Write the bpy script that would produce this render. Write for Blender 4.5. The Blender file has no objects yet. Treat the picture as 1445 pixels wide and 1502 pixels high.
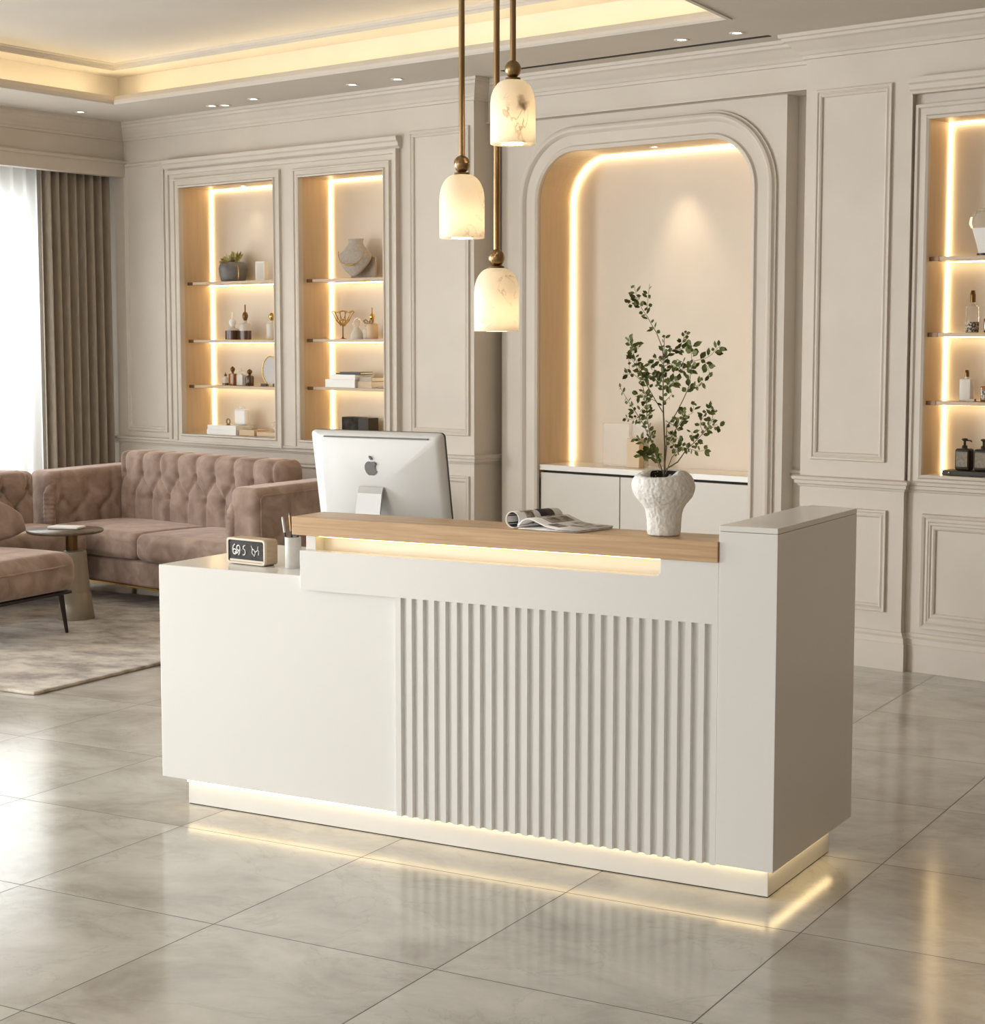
import bpy, bmesh, math, random
from mathutils import Matrix, Vector
from mathutils.geometry import tessellate_polygon
random.seed(7)
PI = math.pi
R = math.radians
sc = bpy.context.scene
COL = sc.collection

# ------------------------------------------------------------------ camera
cam_d = bpy.data.cameras.new('camera')
cam_d.sensor_fit = 'HORIZONTAL'; cam_d.sensor_width = 36
cam_d.lens = 36 * 2604 / 1445
cam = bpy.data.objects.new('camera', cam_d); COL.objects.link(cam)
cam.location = (0, 0, 1.6); cam.rotation_euler = (R(90 - 5.549), 0, 0)
sc.camera = cam

# frames: WALL (x along back wall, -y into the room, z up), DESK (x along the front, y backwards)
WALL = Matrix.Translation((-2.57300335, 12.55304567, 0)) @ Matrix.Rotation(R(-41.3528), 4, 'Z')
DESK = Matrix.Translation((.8032, 4.9363, 0)) @ Matrix.Rotation(R(-29.603), 4, 'Z')
WORLD = Matrix.Identity(4)
CEIL = 3.087

# ------------------------------------------------------------------ light and exposure
sc.view_settings.view_transform = 'Standard'; sc.view_settings.look = 'None'
sc.view_settings.gamma = 1; sc.view_settings.use_curve_mapping = False
sc.view_settings.exposure = 0.66
wd = bpy.data.worlds.new('world'); sc.world = wd; wd.use_nodes = True
bg = wd.node_tree.nodes['Background']
bg.inputs[0].default_value = (1.0, .965, .91, 1); bg.inputs[1].default_value = .58

def area(name, frame, loc, target, sx, sy, power, color, spread=180):
    d = bpy.data.lights.new(name, 'AREA'); d.shape = 'RECTANGLE'; d.size = sx; d.size_y = sy
    d.energy = power; d.color = color; d.spread = R(spread)
    o = bpy.data.objects.new(name, d); COL.objects.link(o)
    p = frame @ Vector(loc); t = frame @ Vector(target)
    o.location = p; o.rotation_euler = (t - p).to_track_quat('-Z', 'Z').to_euler()
    return o
DAY = (.93, .97, 1.0)
# daylight outside the two windows of the left wall
area('daylight_far_window', WALL, (-.75, -2.3, 1.5), (3, -2.3, 1.4), 3.6, 2.8, 120, DAY)
area('daylight_near_window', WALL, (-.1, -7.0, 1.6), (6, -6.4, 1.0), 3.4, 2.7, 500, DAY)
# unseen soft fill, added from the left to grade brightness along the desk front
area('daylight_fill', WALL, (3.5, -11.5, 2.0), (7, -3, 1.2), 4.0, 2.6, 95, (1, .97, .93))

# ------------------------------------------------------------------ materials
def newmat(name):
    m = bpy.data.materials.new(name); m.use_nodes = True
    nt = m.node_tree; return m, nt, nt.nodes['Principled BSDF']
def setp(b, **k):
    names = dict(color='Base Color', rough='Roughness', metal='Metallic', spec='Specular IOR Level', ior='IOR',
                 trans='Transmission Weight', sheen='Sheen Weight', sheenr='Sheen Roughness', coat='Coat Weight', coatr='Coat Roughness',
                 emis='Emission Color', emiss='Emission Strength', alpha='Alpha', sss='Subsurface Weight')
    for a, v in k.items():
        s = b.inputs[names[a]]
        if a in ('color', 'emis'): v = tuple(v) + (1,) if len(v) == 3 else v
        s.default_value = v
def srgb(r, g, b):
    f = lambda c: ((c / 255 + .055) / 1.055) ** 2.4 if c > 10 else c / 255 / 12.92
    return (f(r), f(g), f(b))
def simple(name, color, **k):
    m, nt, b = newmat(name); setp(b, color=color, **k)
    return m
def noisy(name, c1, c2, scale=5, bump=0, bscale=60, stretch=(1, 1, 1), lo=.35, hi=.65, detail=4, dist=0, **k):
    m, nt, b = newmat(name); setp(b, **k)
    tc = nt.nodes.new('ShaderNodeTexCoord'); mp = nt.nodes.new('ShaderNodeMapping'); mp.inputs['Scale'].default_value = stretch
    nt.links.new(tc.outputs['Object'], mp.inputs[0])
    n = nt.nodes.new('ShaderNodeTexNoise'); n.inputs['Scale'].default_value = scale; n.inputs['Detail'].default_value = detail
    n.inputs['Distortion'].default_value = dist
    nt.links.new(mp.outputs[0], n.inputs['Vector'])
    r = nt.nodes.new('ShaderNodeValToRGB'); r.color_ramp.elements[0].position = lo; r.color_ramp.elements[1].position = hi
    r.color_ramp.elements[0].color = tuple(c1) + (1,); r.color_ramp.elements[1].color = tuple(c2) + (1,)
    nt.links.new(n.outputs['Fac'], r.inputs[0]); nt.links.new(r.outputs[0], b.inputs['Base Color'])
    if bump:
        n2 = nt.nodes.new('ShaderNodeTexNoise'); n2.inputs['Scale'].default_value = bscale; n2.inputs['Detail'].default_value = 3
        nt.links.new(mp.outputs[0], n2.inputs['Vector'])
        bp = nt.nodes.new('ShaderNodeBump'); bp.inputs['Strength'].default_value = bump; bp.inputs['Distance'].default_value = .01
        nt.links.new(n2.outputs['Fac'], bp.inputs['Height']); nt.links.new(bp.outputs[0], b.inputs['Normal'])
    return m
def glow(name, color, strength):
    m, nt, b = newmat(name); setp(b, color=(.8, .8, .8), emis=color, emiss=strength); return m

WARM = (1.0, .72, .38)
M = {}
M['paint'] = noisy('wall_paint', (.60, .545, .475), (.63, .575, .505), scale=3, rough=.55, spec=.3)
M['ceiling'] = noisy('ceiling_paint', (.60, .555, .49), (.62, .575, .51), scale=2, rough=.8, spec=.2)
M['niche_back'] = noisy('niche_plaster', (.66, .575, .47), (.68, .595, .49), scale=4, rough=.6)
M['niche_side'] = noisy('niche_veneer', (.60, .44, .27), (.64, .475, .30), scale=6, stretch=(6, 6, .6), rough=.45)
M['desk'] = noisy('white_lacquer', (.755, .752, .728), (.77, .767, .742), scale=1.5, rough=.22, spec=.5)
M['cove'] = glow('cove_led', (1.0, .78, .46), 16)
M['led'] = glow('niche_led', (1.0, .76, .42), 5.6)
M['led_desk'] = glow('desk_led', (1.0, .74, .36), 2.6)
M['led_plinth'] = glow('plinth_led', (1.0, .74, .38), 3.4)
M['lampglow'] = glow('bulb_glow', (1.0, .84, .6), 4)
M['spotlens'] = glow('downlight_lens', (1.0, .85, .65), 9)
M['brass'] = noisy('aged_brass', (.27, .175, .085), (.36, .245, .125), scale=3, stretch=(1, 1, 1), metal=1, rough=.28)
M['brass_dark'] = simple('dark_brass', (.16, .095, .04), metal=1, rough=.35)
M['gold'] = simple('polished_gold', (.62, .40, .14), metal=1, rough=.25)
M['alu'] = simple('brushed_aluminium', (.60, .60, .59), metal=.3, rough=.45)
M['alu_light'] = simple('polished_aluminium', (.54, .54, .54), metal=.15, rough=.25)
M['logo'] = simple('grey_emblem', (.16, .16, .165), rough=.25, metal=.3)
M['black'] = simple('black_plastic', (.015, .014, .013), rough=.35)
M['screen'] = simple('black_glass', (.01, .01, .011), rough=.1)
M['dial'] = noisy('dark_clock_face', (.012, .012, .013), (.03, .03, .032), scale=25, rough=.2)
M['digit'] = simple('white_digit', (.85, .85, .85), rough=.4)
M['paper'] = simple('white_paper', (.86, .85, .83), rough=.6)
M['white_ceramic'] = simple('white_ceramic', (.80, .78, .74), rough=.35)
M['cup'] = noisy('pale_grey_ceramic', (.56, .55, .52), (.62, .61, .58), scale=30, rough=.5)
M['grey_ceramic'] = noisy('grey_stoneware', (.13, .125, .115), (.17, .16, .15), scale=20, rough=.55)
M['amber'] = simple('amber_glass', (.26, .09, .015), rough=.08, spec=.6, coat=.5)
M['dark_amber'] = simple('dark_amber_glass', (.06, .022, .008), rough=.08, spec=.6, coat=.5)
M['glass'] = simple('clear_glass', (.93, .91, .86), rough=.04, ior=1.3, trans=.85, alpha=.6)
M['frost'] = simple('frosted_glass', (.78, .74, .67), rough=.35, trans=.25, alpha=.92)
M['pane'] = simple('pale_acrylic', (.66, .58, .48), rough=.25, alpha=.38)
M['tan_block'] = simple('sand_block', (.58, .43, .27), rough=.5)
M['label'] = noisy('bottle_label', (.05, .04, .03), (.55, .48, .38), scale=120, lo=.45, hi=.55, rough=.6)
M['bust'] = noisy('taupe_linen', (.36, .31, .26), (.42, .37, .31), scale=60, rough=.9)
M['dark_box'] = noisy('dark_box_print', (.006, .005, .004), (.05, .04, .028), scale=22, rough=.6, spec=.15)
M['brown_glass'] = simple('smoky_brown_glass', (.03, .022, .014), rough=.4, spec=.25)
M['brown_label'] = noisy('olive_label', (.17, .14, .095), (.25, .21, .15), scale=90, rough=.6)
M['shelf'] = noisy('pale_oak_shelf', (.50, .37, .24), (.56, .43, .29), scale=8, stretch=(1, 8, 8), rough=.4)
M['shelf_dark'] = simple('bronze_bracket', (.16, .085, .04), rough=.4, metal=.4)
M['stem'] = noisy('green_brown_bark', (.075, .06, .03), (.12, .10, .045), scale=60, rough=.7)
M['leaf'] = noisy('dark_green_leaf', (.045, .062, .010), (.13, .145, .030), scale=40, rough=.65, spec=.25)
M['succ'] = noisy('olive_succulent', (.24, .21, .05), (.58, .48, .17), scale=50, rough=.5)
M['leg_metal'] = simple('dark_bronze_leg', (.035, .028, .022), metal=.6, rough=.4)
M['table_top'] = noisy('dark_walnut', (.12, .085, .06), (.17, .125, .09), scale=6, stretch=(1, 6, 1), rough=.3)
M['table_base'] = noisy('taupe_lacquer', (.30, .25, .185), (.34, .285, .215), scale=3, stretch=(8, 8, .5), rough=.4, metal=.25)
M['bounce_wall'] = noisy('brown_bounce_wall', (.38, .22, .11), (.45, .27, .14), scale=4, stretch=(4, 4, .5), rough=.5)  # brown chosen so light bouncing off the unseen wall warms the pedestal side
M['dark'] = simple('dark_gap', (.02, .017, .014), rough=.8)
M['lid'] = simple('white_lacquer_shelf', (.72, .68, .62), rough=.3)
M['door'] = noisy('cabinet_lacquer', (.56, .515, .45), (.58, .535, .47), scale=3, rough=.4)
M['mirror'] = simple('mirror_glass', (.46, .44, .41), metal=.0, rough=.25)
M['magdark'] = noisy('printed_photo', (.03, .022, .018), (.42, .37, .33), scale=30, lo=.42, hi=.6, detail=3, rough=.45)
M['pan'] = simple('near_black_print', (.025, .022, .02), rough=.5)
M['maggrey'] = noisy('faded_print', (.20, .17, .15), (.62, .59, .55), scale=45, lo=.4, hi=.6, rough=.45)

# oak top
def oak():
    m, nt, b = newmat('pale_oak'); setp(b, rough=.38, spec=.4)
    tc = nt.nodes.new('ShaderNodeTexCoord'); mp = nt.nodes.new('ShaderNodeMapping'); mp.inputs['Scale'].default_value = (1.3, 22, 34)
    nt.links.new(tc.outputs['Object'], mp.inputs[0])
    n = nt.nodes.new('ShaderNodeTexNoise'); n.inputs['Scale'].default_value = 2.2; n.inputs['Detail'].default_value = 7; n.inputs['Roughness'].default_value = .6
    n.inputs['Distortion'].default_value = .35
    nt.links.new(mp.outputs[0], n.inputs['Vector'])
    r = nt.nodes.new('ShaderNodeValToRGB')
    r.color_ramp.elements[0].position = .3; r.color_ramp.elements[0].color = (.45, .285, .145, 1)
    r.color_ramp.elements[1].position = .68; r.color_ramp.elements[1].color = (.63, .435, .25, 1)
    nt.links.new(n.outputs['Fac'], r.inputs[0]); nt.links.new(r.outputs[0], b.inputs['Base Color'])
    bp = nt.nodes.new('ShaderNodeBump'); bp.inputs['Strength'].default_value = .12; bp.inputs['Distance'].default_value = .002
    nt.links.new(n.outputs['Fac'], bp.inputs['Height']); nt.links.new(bp.outputs[0], b.inputs['Normal'])
    return m
M['oak'] = oak()
M['clock_wood'] = noisy('light_maple', (.52, .38, .24), (.60, .46, .31), scale=10, stretch=(1, 1, 9), rough=.5)
M['clock_rim'] = simple('cream_wood_rim', (.66, .57, .45), rough=.45)

# velvet
def velvet(name, a, b_):
    m, nt, b = newmat(name); setp(b, rough=.75, spec=.2, sheen=.55, sheenr=.4)
    b.inputs['Sheen Tint'].default_value = (1, .83, .76, 1)
    tc = nt.nodes.new('ShaderNodeTexCoord')
    n = nt.nodes.new('ShaderNodeTexNoise'); n.inputs['Scale'].default_value = 9; n.inputs['Detail'].default_value = 5; n.inputs['Distortion'].default_value = .6
    nt.links.new(tc.outputs['Object'], n.inputs['Vector'])
    r = nt.nodes.new('ShaderNodeValToRGB'); r.color_ramp.elements[0].position = .34; r.color_ramp.elements[1].position = .68
    r.color_ramp.elements[0].color = tuple(a) + (1,); r.color_ramp.elements[1].color = tuple(b_) + (1,)
    nt.links.new(n.outputs['Fac'], r.inputs[0]); nt.links.new(r.outputs[0], b.inputs['Base Color'])
    n2 = nt.nodes.new('ShaderNodeTexNoise'); n2.inputs['Scale'].default_value = 160
    nt.links.new(tc.outputs['Object'], n2.inputs['Vector'])
    bp = nt.nodes.new('ShaderNodeBump'); bp.inputs['Strength'].default_value = .15; bp.inputs['Distance'].default_value = .003
    nt.links.new(n2.outputs['Fac'], bp.inputs['Height']); nt.links.new(bp.outputs[0], b.inputs['Normal'])
    return m
M['velvet'] = velvet('dusty_rose_velvet', (.255, .178, .143), (.43, .32, .265))

# floor tiles
def floor_mat():
    m, nt, b = newmat('polished_marble_tile'); N = nt.nodes.new; L = nt.links.new
    setp(b, rough=.1, ior=1.5, spec=.62)
    tc = N('ShaderNodeTexCoord'); sep = N('ShaderNodeSeparateXYZ'); L(tc.outputs['Object'], sep.inputs[0])
    def math_(op, a, v=None):
        n = N('ShaderNodeMath'); n.operation = op
        if isinstance(a, (int, float)): n.inputs[0].default_value = a
        else: L(a, n.inputs[0])
        if v is not None:
            if isinstance(v, (int, float)): n.inputs[1].default_value = v
            else: L(v, n.inputs[1])
        return n.outputs[0]
    us = math_('DIVIDE', math_('SUBTRACT', sep.outputs[0], .155), .714)
    vs = math_('DIVIDE', math_('SUBTRACT', sep.outputs[1], -.21), .728)
    cu, cv = math_('FLOOR', us), math_('FLOOR', vs)
    fu, fv = math_('SUBTRACT', us, cu), math_('SUBTRACT', vs, cv)
    du = math_('MINIMUM', fu, math_('SUBTRACT', 1.0, fu)); dv = math_('MINIMUM', fv, math_('SUBTRACT', 1.0, fv))
    d = math_('MINIMUM', du, dv)
    g = math_('LESS_THAN', d, .0026)
    cid = N('ShaderNodeCombineXYZ'); L(cu, cid.inputs[0]); L(cv, cid.inputs[1])
    wn = N('ShaderNodeTexWhiteNoise'); L(cid.outputs[0], wn.inputs['Vector'])
    off = N('ShaderNodeVectorMath'); off.operation = 'MULTIPLY_ADD'
    L(wn.outputs['Color'], off.inputs[0]); off.inputs[1].default_value = (7, 7, 7); L(tc.outputs['Object'], off.inputs[2])
    mp = N('ShaderNodeMapping'); mp.inputs['Scale'].default_value = (1, 1.3, 1); mp.inputs['Rotation'].default_value = (0, 0, .35)
    L(off.outputs[0], mp.inputs[0])
    n1 = N('ShaderNodeTexNoise'); n1.inputs['Scale'].default_value = 2.2; n1.inputs['Detail'].default_value = 8; n1.inputs['Roughness'].default_value = .62; n1.inputs['Distortion'].default_value = .35
    L(mp.outputs[0], n1.inputs['Vector'])
    r = N('ShaderNodeValToRGB'); e = r.color_ramp.elements
    e[0].position = .30; e[0].color = (.36, .335, .295, 1); e[1].position = .68; e[1].color = (.60, .58, .53, 1)
    x = e.new(.50); x.color = (.50, .48, .43, 1)
    L(n1.outputs['Fac'], r.inputs[0])
    # thin veins
    n2 = N('ShaderNodeTexNoise'); n2.inputs['Scale'].default_value = 1.6; n2.inputs['Detail'].default_value = 9; n2.inputs['Roughness'].default_value = .6; n2.inputs['Distortion'].default_value = 1.2
    L(mp.outputs[0], n2.inputs['Vector'])
    v = math_('ABSOLUTE', math_('SUBTRACT', n2.outputs['Fac'], .5))
    vr = N('ShaderNodeMapRange'); vr.inputs['From Min'].default_value = 0; vr.inputs['From Max'].default_value = .012
    vr.inputs['To Min'].default_value = .16; vr.inputs['To Max'].default_value = 0; L(v, vr.inputs['Value'])
    mx = N('ShaderNodeMix'); mx.data_type = 'RGBA'; L(vr.outputs[0], mx.inputs['Factor']); L(r.outputs[0], mx.inputs['A']); mx.inputs['B'].default_value = (.24, .205, .17, 1)
    mg = N('ShaderNodeMix'); mg.data_type = 'RGBA'; L(g, mg.inputs['Factor']); L(mx.outputs['Result'], mg.inputs['A']); mg.inputs['B'].default_value = (.07, .06, .05, 1)
    L(mg.outputs['Result'], b.inputs['Base Color'])
    rr = N('ShaderNodeMapRange'); rr.inputs['To Min'].default_value = .10; rr.inputs['To Max'].default_value = .19; L(n1.outputs['Fac'], rr.inputs['Value'])
    rg = math_('MAXIMUM', rr.outputs[0], math_('MULTIPLY', g, .6)); L(rg, b.inputs['Roughness'])
    return m
M['floor'] = floor_mat()

def rug_mat():
    m, nt, b = newmat('mottled_wool'); N = nt.nodes.new; L = nt.links.new
    setp(b, rough=.95, spec=.1, sheen=.3)
    tc = N('ShaderNodeTexCoord'); mp = N('ShaderNodeMapping'); mp.inputs['Scale'].default_value = (1, 1.5, 1); mp.inputs['Rotation'].default_value = (0, 0, .25)
    L(tc.outputs['Object'], mp.inputs[0])
    n = N('ShaderNodeTexNoise'); n.inputs['Scale'].default_value = 3.2; n.inputs['Detail'].default_value = 9; n.inputs['Roughness'].default_value = .68
    L(mp.outputs[0], n.inputs['Vector'])
    r = N('ShaderNodeValToRGB'); e = r.color_ramp.elements
    e[0].position = .38; e[0].color = (.19, .145, .11, 1); e[1].position = .60; e[1].color = (.55, .485, .40, 1)
    L(n.outputs['Fac'], r.inputs[0]); L(r.outputs[0], b.inputs['Base Color'])
    n2 = N('ShaderNodeTexNoise'); n2.inputs['Scale'].default_value = 220; L(tc.outputs['Object'], n2.inputs['Vector'])
    bp = N('ShaderNodeBump'); bp.inputs['Strength'].default_value = .6; bp.inputs['Distance'].default_value = .006
    L(n2.outputs['Fac'], bp.inputs['Height']); L(bp.outputs[0], b.inputs['Normal'])
    return m
M['rug'] = rug_mat()

def alabaster(name='veined_alabaster', blob=None):
    m, nt, b = newmat(name); N = nt.nodes.new; L = nt.links.new
    tc = N('ShaderNodeTexCoord')
    oi = N('ShaderNodeObjectInfo')
    ad = N('ShaderNodeVectorMath'); ad.operation = 'ADD'; L(tc.outputs['Object'], ad.inputs[0]); L(oi.outputs['Location'], ad.inputs[1])
    n = N('ShaderNodeTexNoise'); n.inputs['Scale'].default_value = 7; n.inputs['Detail'].default_value = 6; n.inputs['Distortion'].default_value = 1.4
    L(ad.outputs[0], n.inputs['Vector'])
    s1 = N('ShaderNodeMath'); s1.operation = 'SUBTRACT'; L(n.outputs['Fac'], s1.inputs[0]); s1.inputs[1].default_value = .5
    s2 = N('ShaderNodeMath'); s2.operation = 'ABSOLUTE'; L(s1.outputs[0], s2.inputs[0])
    mr = N('ShaderNodeMapRange'); mr.inputs['From Max'].default_value = .018; mr.inputs['To Min'].default_value = .75; mr.inputs['To Max'].default_value = 0; L(s2.outputs[0], mr.inputs['Value'])
    n3 = N('ShaderNodeTexNoise'); n3.inputs['Scale'].default_value = 9; L(ad.outputs[0], n3.inputs['Vector'])
    mr3 = N('ShaderNodeMapRange'); mr3.inputs['From Min'].default_value = .5; mr3.inputs['From Max'].default_value = .66; L(n3.outputs['Fac'], mr3.inputs['Value'])
    mu = N('ShaderNodeMath'); mu.operation = 'MULTIPLY'; L(mr.outputs[0], mu.inputs[0]); L(mr3.outputs[0], mu.inputs[1])
    mx = N('ShaderNodeMix'); mx.data_type = 'RGBA'; L(mu.outputs[0], mx.inputs['Factor']); mx.inputs['A'].default_value = (.86, .83, .77, 1); mx.inputs['B'].default_value = (.34, .25, .17, 1)
    if blob:
        nz = N('ShaderNodeTexNoise'); nz.inputs['Scale'].default_value = 22; nz.inputs['Detail'].default_value = 6; L(tc.outputs['Object'], nz.inputs['Vector'])
        ma = N('ShaderNodeVectorMath'); ma.operation = 'MULTIPLY_ADD'; L(nz.outputs['Color'], ma.inputs[0]); ma.inputs[1].default_value = (.07, .07, .09)
        L(tc.outputs['Object'], ma.inputs[2])
        di = N('ShaderNodeVectorMath'); di.operation = 'DISTANCE'; L(ma.outputs[0], di.inputs[0]); di.inputs[1].default_value = tuple(c + d for c, d in zip(blob, (.035, .035, .045)))
        bl = N('ShaderNodeMapRange'); bl.interpolation_type = 'SMOOTHSTEP'; bl.inputs['From Min'].default_value = .006; bl.inputs['From Max'].default_value = .030
        bl.inputs['To Min'].default_value = .85; bl.inputs['To Max'].default_value = 0; L(di.outputs['Value'], bl.inputs['Value'])
        m2 = N('ShaderNodeMix'); m2.data_type = 'RGBA'; L(bl.outputs[0], m2.inputs['Factor']); L(mx.outputs['Result'], m2.inputs['A']); m2.inputs['B'].default_value = (.16, .10, .06, 1)
        mx = m2
    L(mx.outputs['Result'], b.inputs['Base Color']); setp(b, rough=.35)
    tr = N('ShaderNodeBsdfTranslucent'); L(mx.outputs['Result'], tr.inputs[0])
    ms = N('ShaderNodeMixShader'); ms.inputs[0].default_value = .52
    L(b.outputs[0], ms.inputs[1]); L(tr.outputs[0], ms.inputs[2]); L(ms.outputs[0], nt.nodes['Material Output'].inputs[0])
    return m
M['alabaster'] = alabaster()
M['alabaster_vein'] = alabaster('dark_veined_alabaster', (.030, -.062, .120))

def cloth_translucent(name, col, tl, tp):
    m, nt, b = newmat(name); N = nt.nodes.new; L = nt.links.new
    setp(b, color=col, rough=.9, spec=.1)
    tr = N('ShaderNodeBsdfTranslucent'); tr.inputs[0].default_value = tuple(col) + (1,)
    a = N('ShaderNodeMixShader'); a.inputs[0].default_value = tl; L(b.outputs[0], a.inputs[1]); L(tr.outputs[0], a.inputs[2])
    t = N('ShaderNodeBsdfTransparent'); c = N('ShaderNodeMixShader'); c.inputs[0].default_value = tp
    L(a.outputs[0], c.inputs[1]); L(t.outputs[0], c.inputs[2]); L(c.outputs[0], nt.nodes['Material Output'].inputs[0])
    return m
M['sheer'] = cloth_translucent('white_voile', (.84, .85, .84), .55, .20)
M['curtain'] = noisy('taupe_drape', (.31, .265, .21), (.35, .30, .245), scale=40, stretch=(1, 1, .3), rough=.85, sheen=.2, bump=.1, bscale=300)

# vase stone
M['vase'] = noisy('rough_white_stone', (.70, .68, .63), (.80, .78, .74), scale=12, rough=.75, bump=.6, bscale=40)

# ------------------------------------------------------------------ mesh helpers
class MB:
    def __init__(s): s.v = []; s.f = []; s.sm = []
    def add(s, vs, fs, smooth=False):
        k = len(s.v); s.v += [tuple(v) for v in vs]
        for f in fs: s.f.append([i + k for i in f]); s.sm.append(smooth)
        return s
    def box(s, x0, x1, y0, y1, z0, z1):
        v = [(x, y, z) for x in (x0, x1) for y in (y0, y1) for z in (z0, z1)]
        return s.add(v, [(0, 1, 3, 2), (4, 6, 7, 5), (0, 4, 5, 1), (2, 3, 7, 6), (0, 2, 6, 4), (1, 5, 7, 3)])
    def plate(s, outer, holes, d0, d1, axis='y'):
        """polygon with holes given in two coordinates, extruded from d0 to d1 along the third axis"""
        loops = [outer] + list(holes); pts = [p for l in loops for p in l]
        tri = tessellate_polygon([[Vector((p[0], p[1], 0)) for p in l] for l in loops])
        def P(p, d): return (p[0], d, p[1]) if axis == 'y' else (p[0], p[1], d)
        n = len(pts); vs = [P(p, d0) for p in pts] + [P(p, d1) for p in pts]
        fs = [tuple(t) for t in tri] + [tuple(i + n for i in reversed(t)) for t in tri]
        k = 0
        for l in loops:
            m = len(l)
            for i in range(m): a, b = k + i, k + (i + 1) % m; fs.append((a, b, b + n, a + n))
            k += m
        return s.add(vs, fs)
    def lathe(s, prof, c=(0, 0, 0), n=24, sx=1, sy=1, smooth=True, cap0=True, cap1=True):
        vs = []; fs = []
        for r, z in prof:
            for i in range(n):
                a = 2 * PI * i / n; vs.append((c[0] + r * sx * math.cos(a), c[1] + r * sy * math.sin(a), c[2] + z))
        for j in range(len(prof) - 1):
            for i in range(n):
                a = j * n + i; b = j * n + (i + 1) % n; fs.append((a, b, b + n, a + n))
        s.add(vs, fs, smooth)
        if cap0: s.add(vs[:n], [tuple(range(n - 1, -1, -1))])
        if cap1: s.add(vs[-n:], [tuple(range(n))])
        return s
    def tube(s, pts, r, n=8, smooth=True, closed=False, caps=True):
        pts = [Vector(p) for p in pts]; m = len(pts)
        rs = r if isinstance(r, (list, tuple)) else [r] * m
        ref = None; rings = []
        for i, p in enumerate(pts):
            a = pts[(i - 1) % m] if (closed or i > 0) else p; b = pts[(i + 1) % m] if (closed or i < m - 1) else p
            t = (b - a).normalized()
            if ref is None:
                ref = Vector((0, 0, 1)) if abs(t.z) < .9 else Vector((1, 0, 0))
            x = (ref - t * ref.dot(t)).normalized(); ref = x; y = t.cross(x)
            rings.append([p + (x * math.cos(2 * PI * k / n) + y * math.sin(2 * PI * k / n)) * rs[i] for k in range(n)])
        vs = [v for g in rings for v in g]; fs = []
        for i in range(m if closed else m - 1):
            for k in range(n):
                a = i * n + k; b = i * n + (k + 1) % n; c = ((i + 1) % m) * n
                fs.append((a, b, c + (k + 1) % n, c + k))
        s.add(vs, fs, smooth)
        if caps and not closed: s.add(rings[0], [tuple(range(n - 1, -1, -1))]); s.add(rings[-1], [tuple(range(n))])
        return s
    def sweep(s, path, prof, fn, closed=False, side=1, smooth=False):
        """mitred moulding: path in 2D, profile (a = offset to the left of the path * side, b), fn(x, y, b) -> 3D"""
        m = len(path); rings = []
        for i in range(m):
            p = Vector(path[i]); a = Vector(path[(i - 1) % m]); b = Vector(path[(i + 1) % m])
            d1 = (p - a) if (closed or i > 0) else (b - p); d2 = (b - p) if (closed or i < m - 1) else (p - a)
            d1.normalize(); d2.normalize()
            n1 = Vector((-d1.y, d1.x)); n2 = Vector((-d2.y, d2.x)); mm = n1 + n2
            mm = mm / max(mm.dot(n1), .2) if mm.length > 1e-6 else n1
            rings.append([fn(p.x + mm.x * q[0] * side, p.y + mm.y * q[0] * side, q[1]) for q in prof])
        k = len(prof); vs = [v for g in rings for v in g]; fs = []
        for i in range(m if closed else m - 1):
            for j in range(k - 1):
                a = i * k + j; c = ((i + 1) % m) * k + j; fs.append((a, a + 1, c + 1, c))
        s.add(vs, fs, smooth)
        if not closed: s.add(rings[0], [tuple(range(k))]); s.add(rings[-1], [tuple(range(k - 1, -1, -1))])
        return s
    def rbox(s, c, size, r, n=(6, 6, 6), k=4, fn=None, smooth=True):
        """rounded box; fn(p, face) may displace each point (local, centred coordinates)"""
        h = [x / 2 for x in size]; r = min(r, min(h) * .999)
        def ax(i):
            inner = h[i] - r; L = []
            for j in range(k): L.append(-h[i] + r * (1 - math.tan(PI / 4 * (1 - j / k))) )
            for j in range(n[i] + 1): L.append(-inner + 2 * inner * j / n[i])
            for j in range(1, k + 1): L.append(inner + r * math.tan(PI / 4 * j / k))
            return L
        A = [ax(0), ax(1), ax(2)]; idx = {}; vs = []; fs = []
        def put(p, face):
            q = Vector([max(-(h[i] - r), min(h[i] - r, p[i])) for i in range(3)]); d = Vector(p) - q
            o = q + d.normalized() * r if d.length > 1e-9 else q
            key = (round(o.x, 5), round(o.y, 5), round(o.z, 5))
            if key not in idx:
                idx[key] = len(vs)
                if fn: o = fn(o)
                vs.append((o.x + c[0], o.y + c[1], o.z + c[2]))
            return idx[key]
        for axis in range(3):
            u, w = (axis + 1) % 3, (axis + 2) % 3
            for sg in (-1, 1):
                g = []
                for a in A[u]:
                    row = []
                    for b in A[w]:
                        p = [0, 0, 0]; p[axis] = sg * h[axis]; p[u] = a; p[w] = b; row.append(put(p, (axis, sg)))
                    g.append(row)
                for i in range(len(A[u]) - 1):
                    for j in range(len(A[w]) - 1):
                        f = [g[i][j], g[i + 1][j], g[i + 1][j + 1], g[i][j + 1]]
                        f2 = []
                        for x in f:
                            if x not in f2: f2.append(x)
                        if len(f2) >= 3: fs.append(f2 if sg > 0 else f2[::-1])
        return s.add(vs, fs, smooth)
    def mesh(s, name):
        me = bpy.data.meshes.new(name); me.from_pydata(s.v, [], s.f)
        me.polygons.foreach_set('use_smooth', s.sm); me.update(); return me
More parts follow.
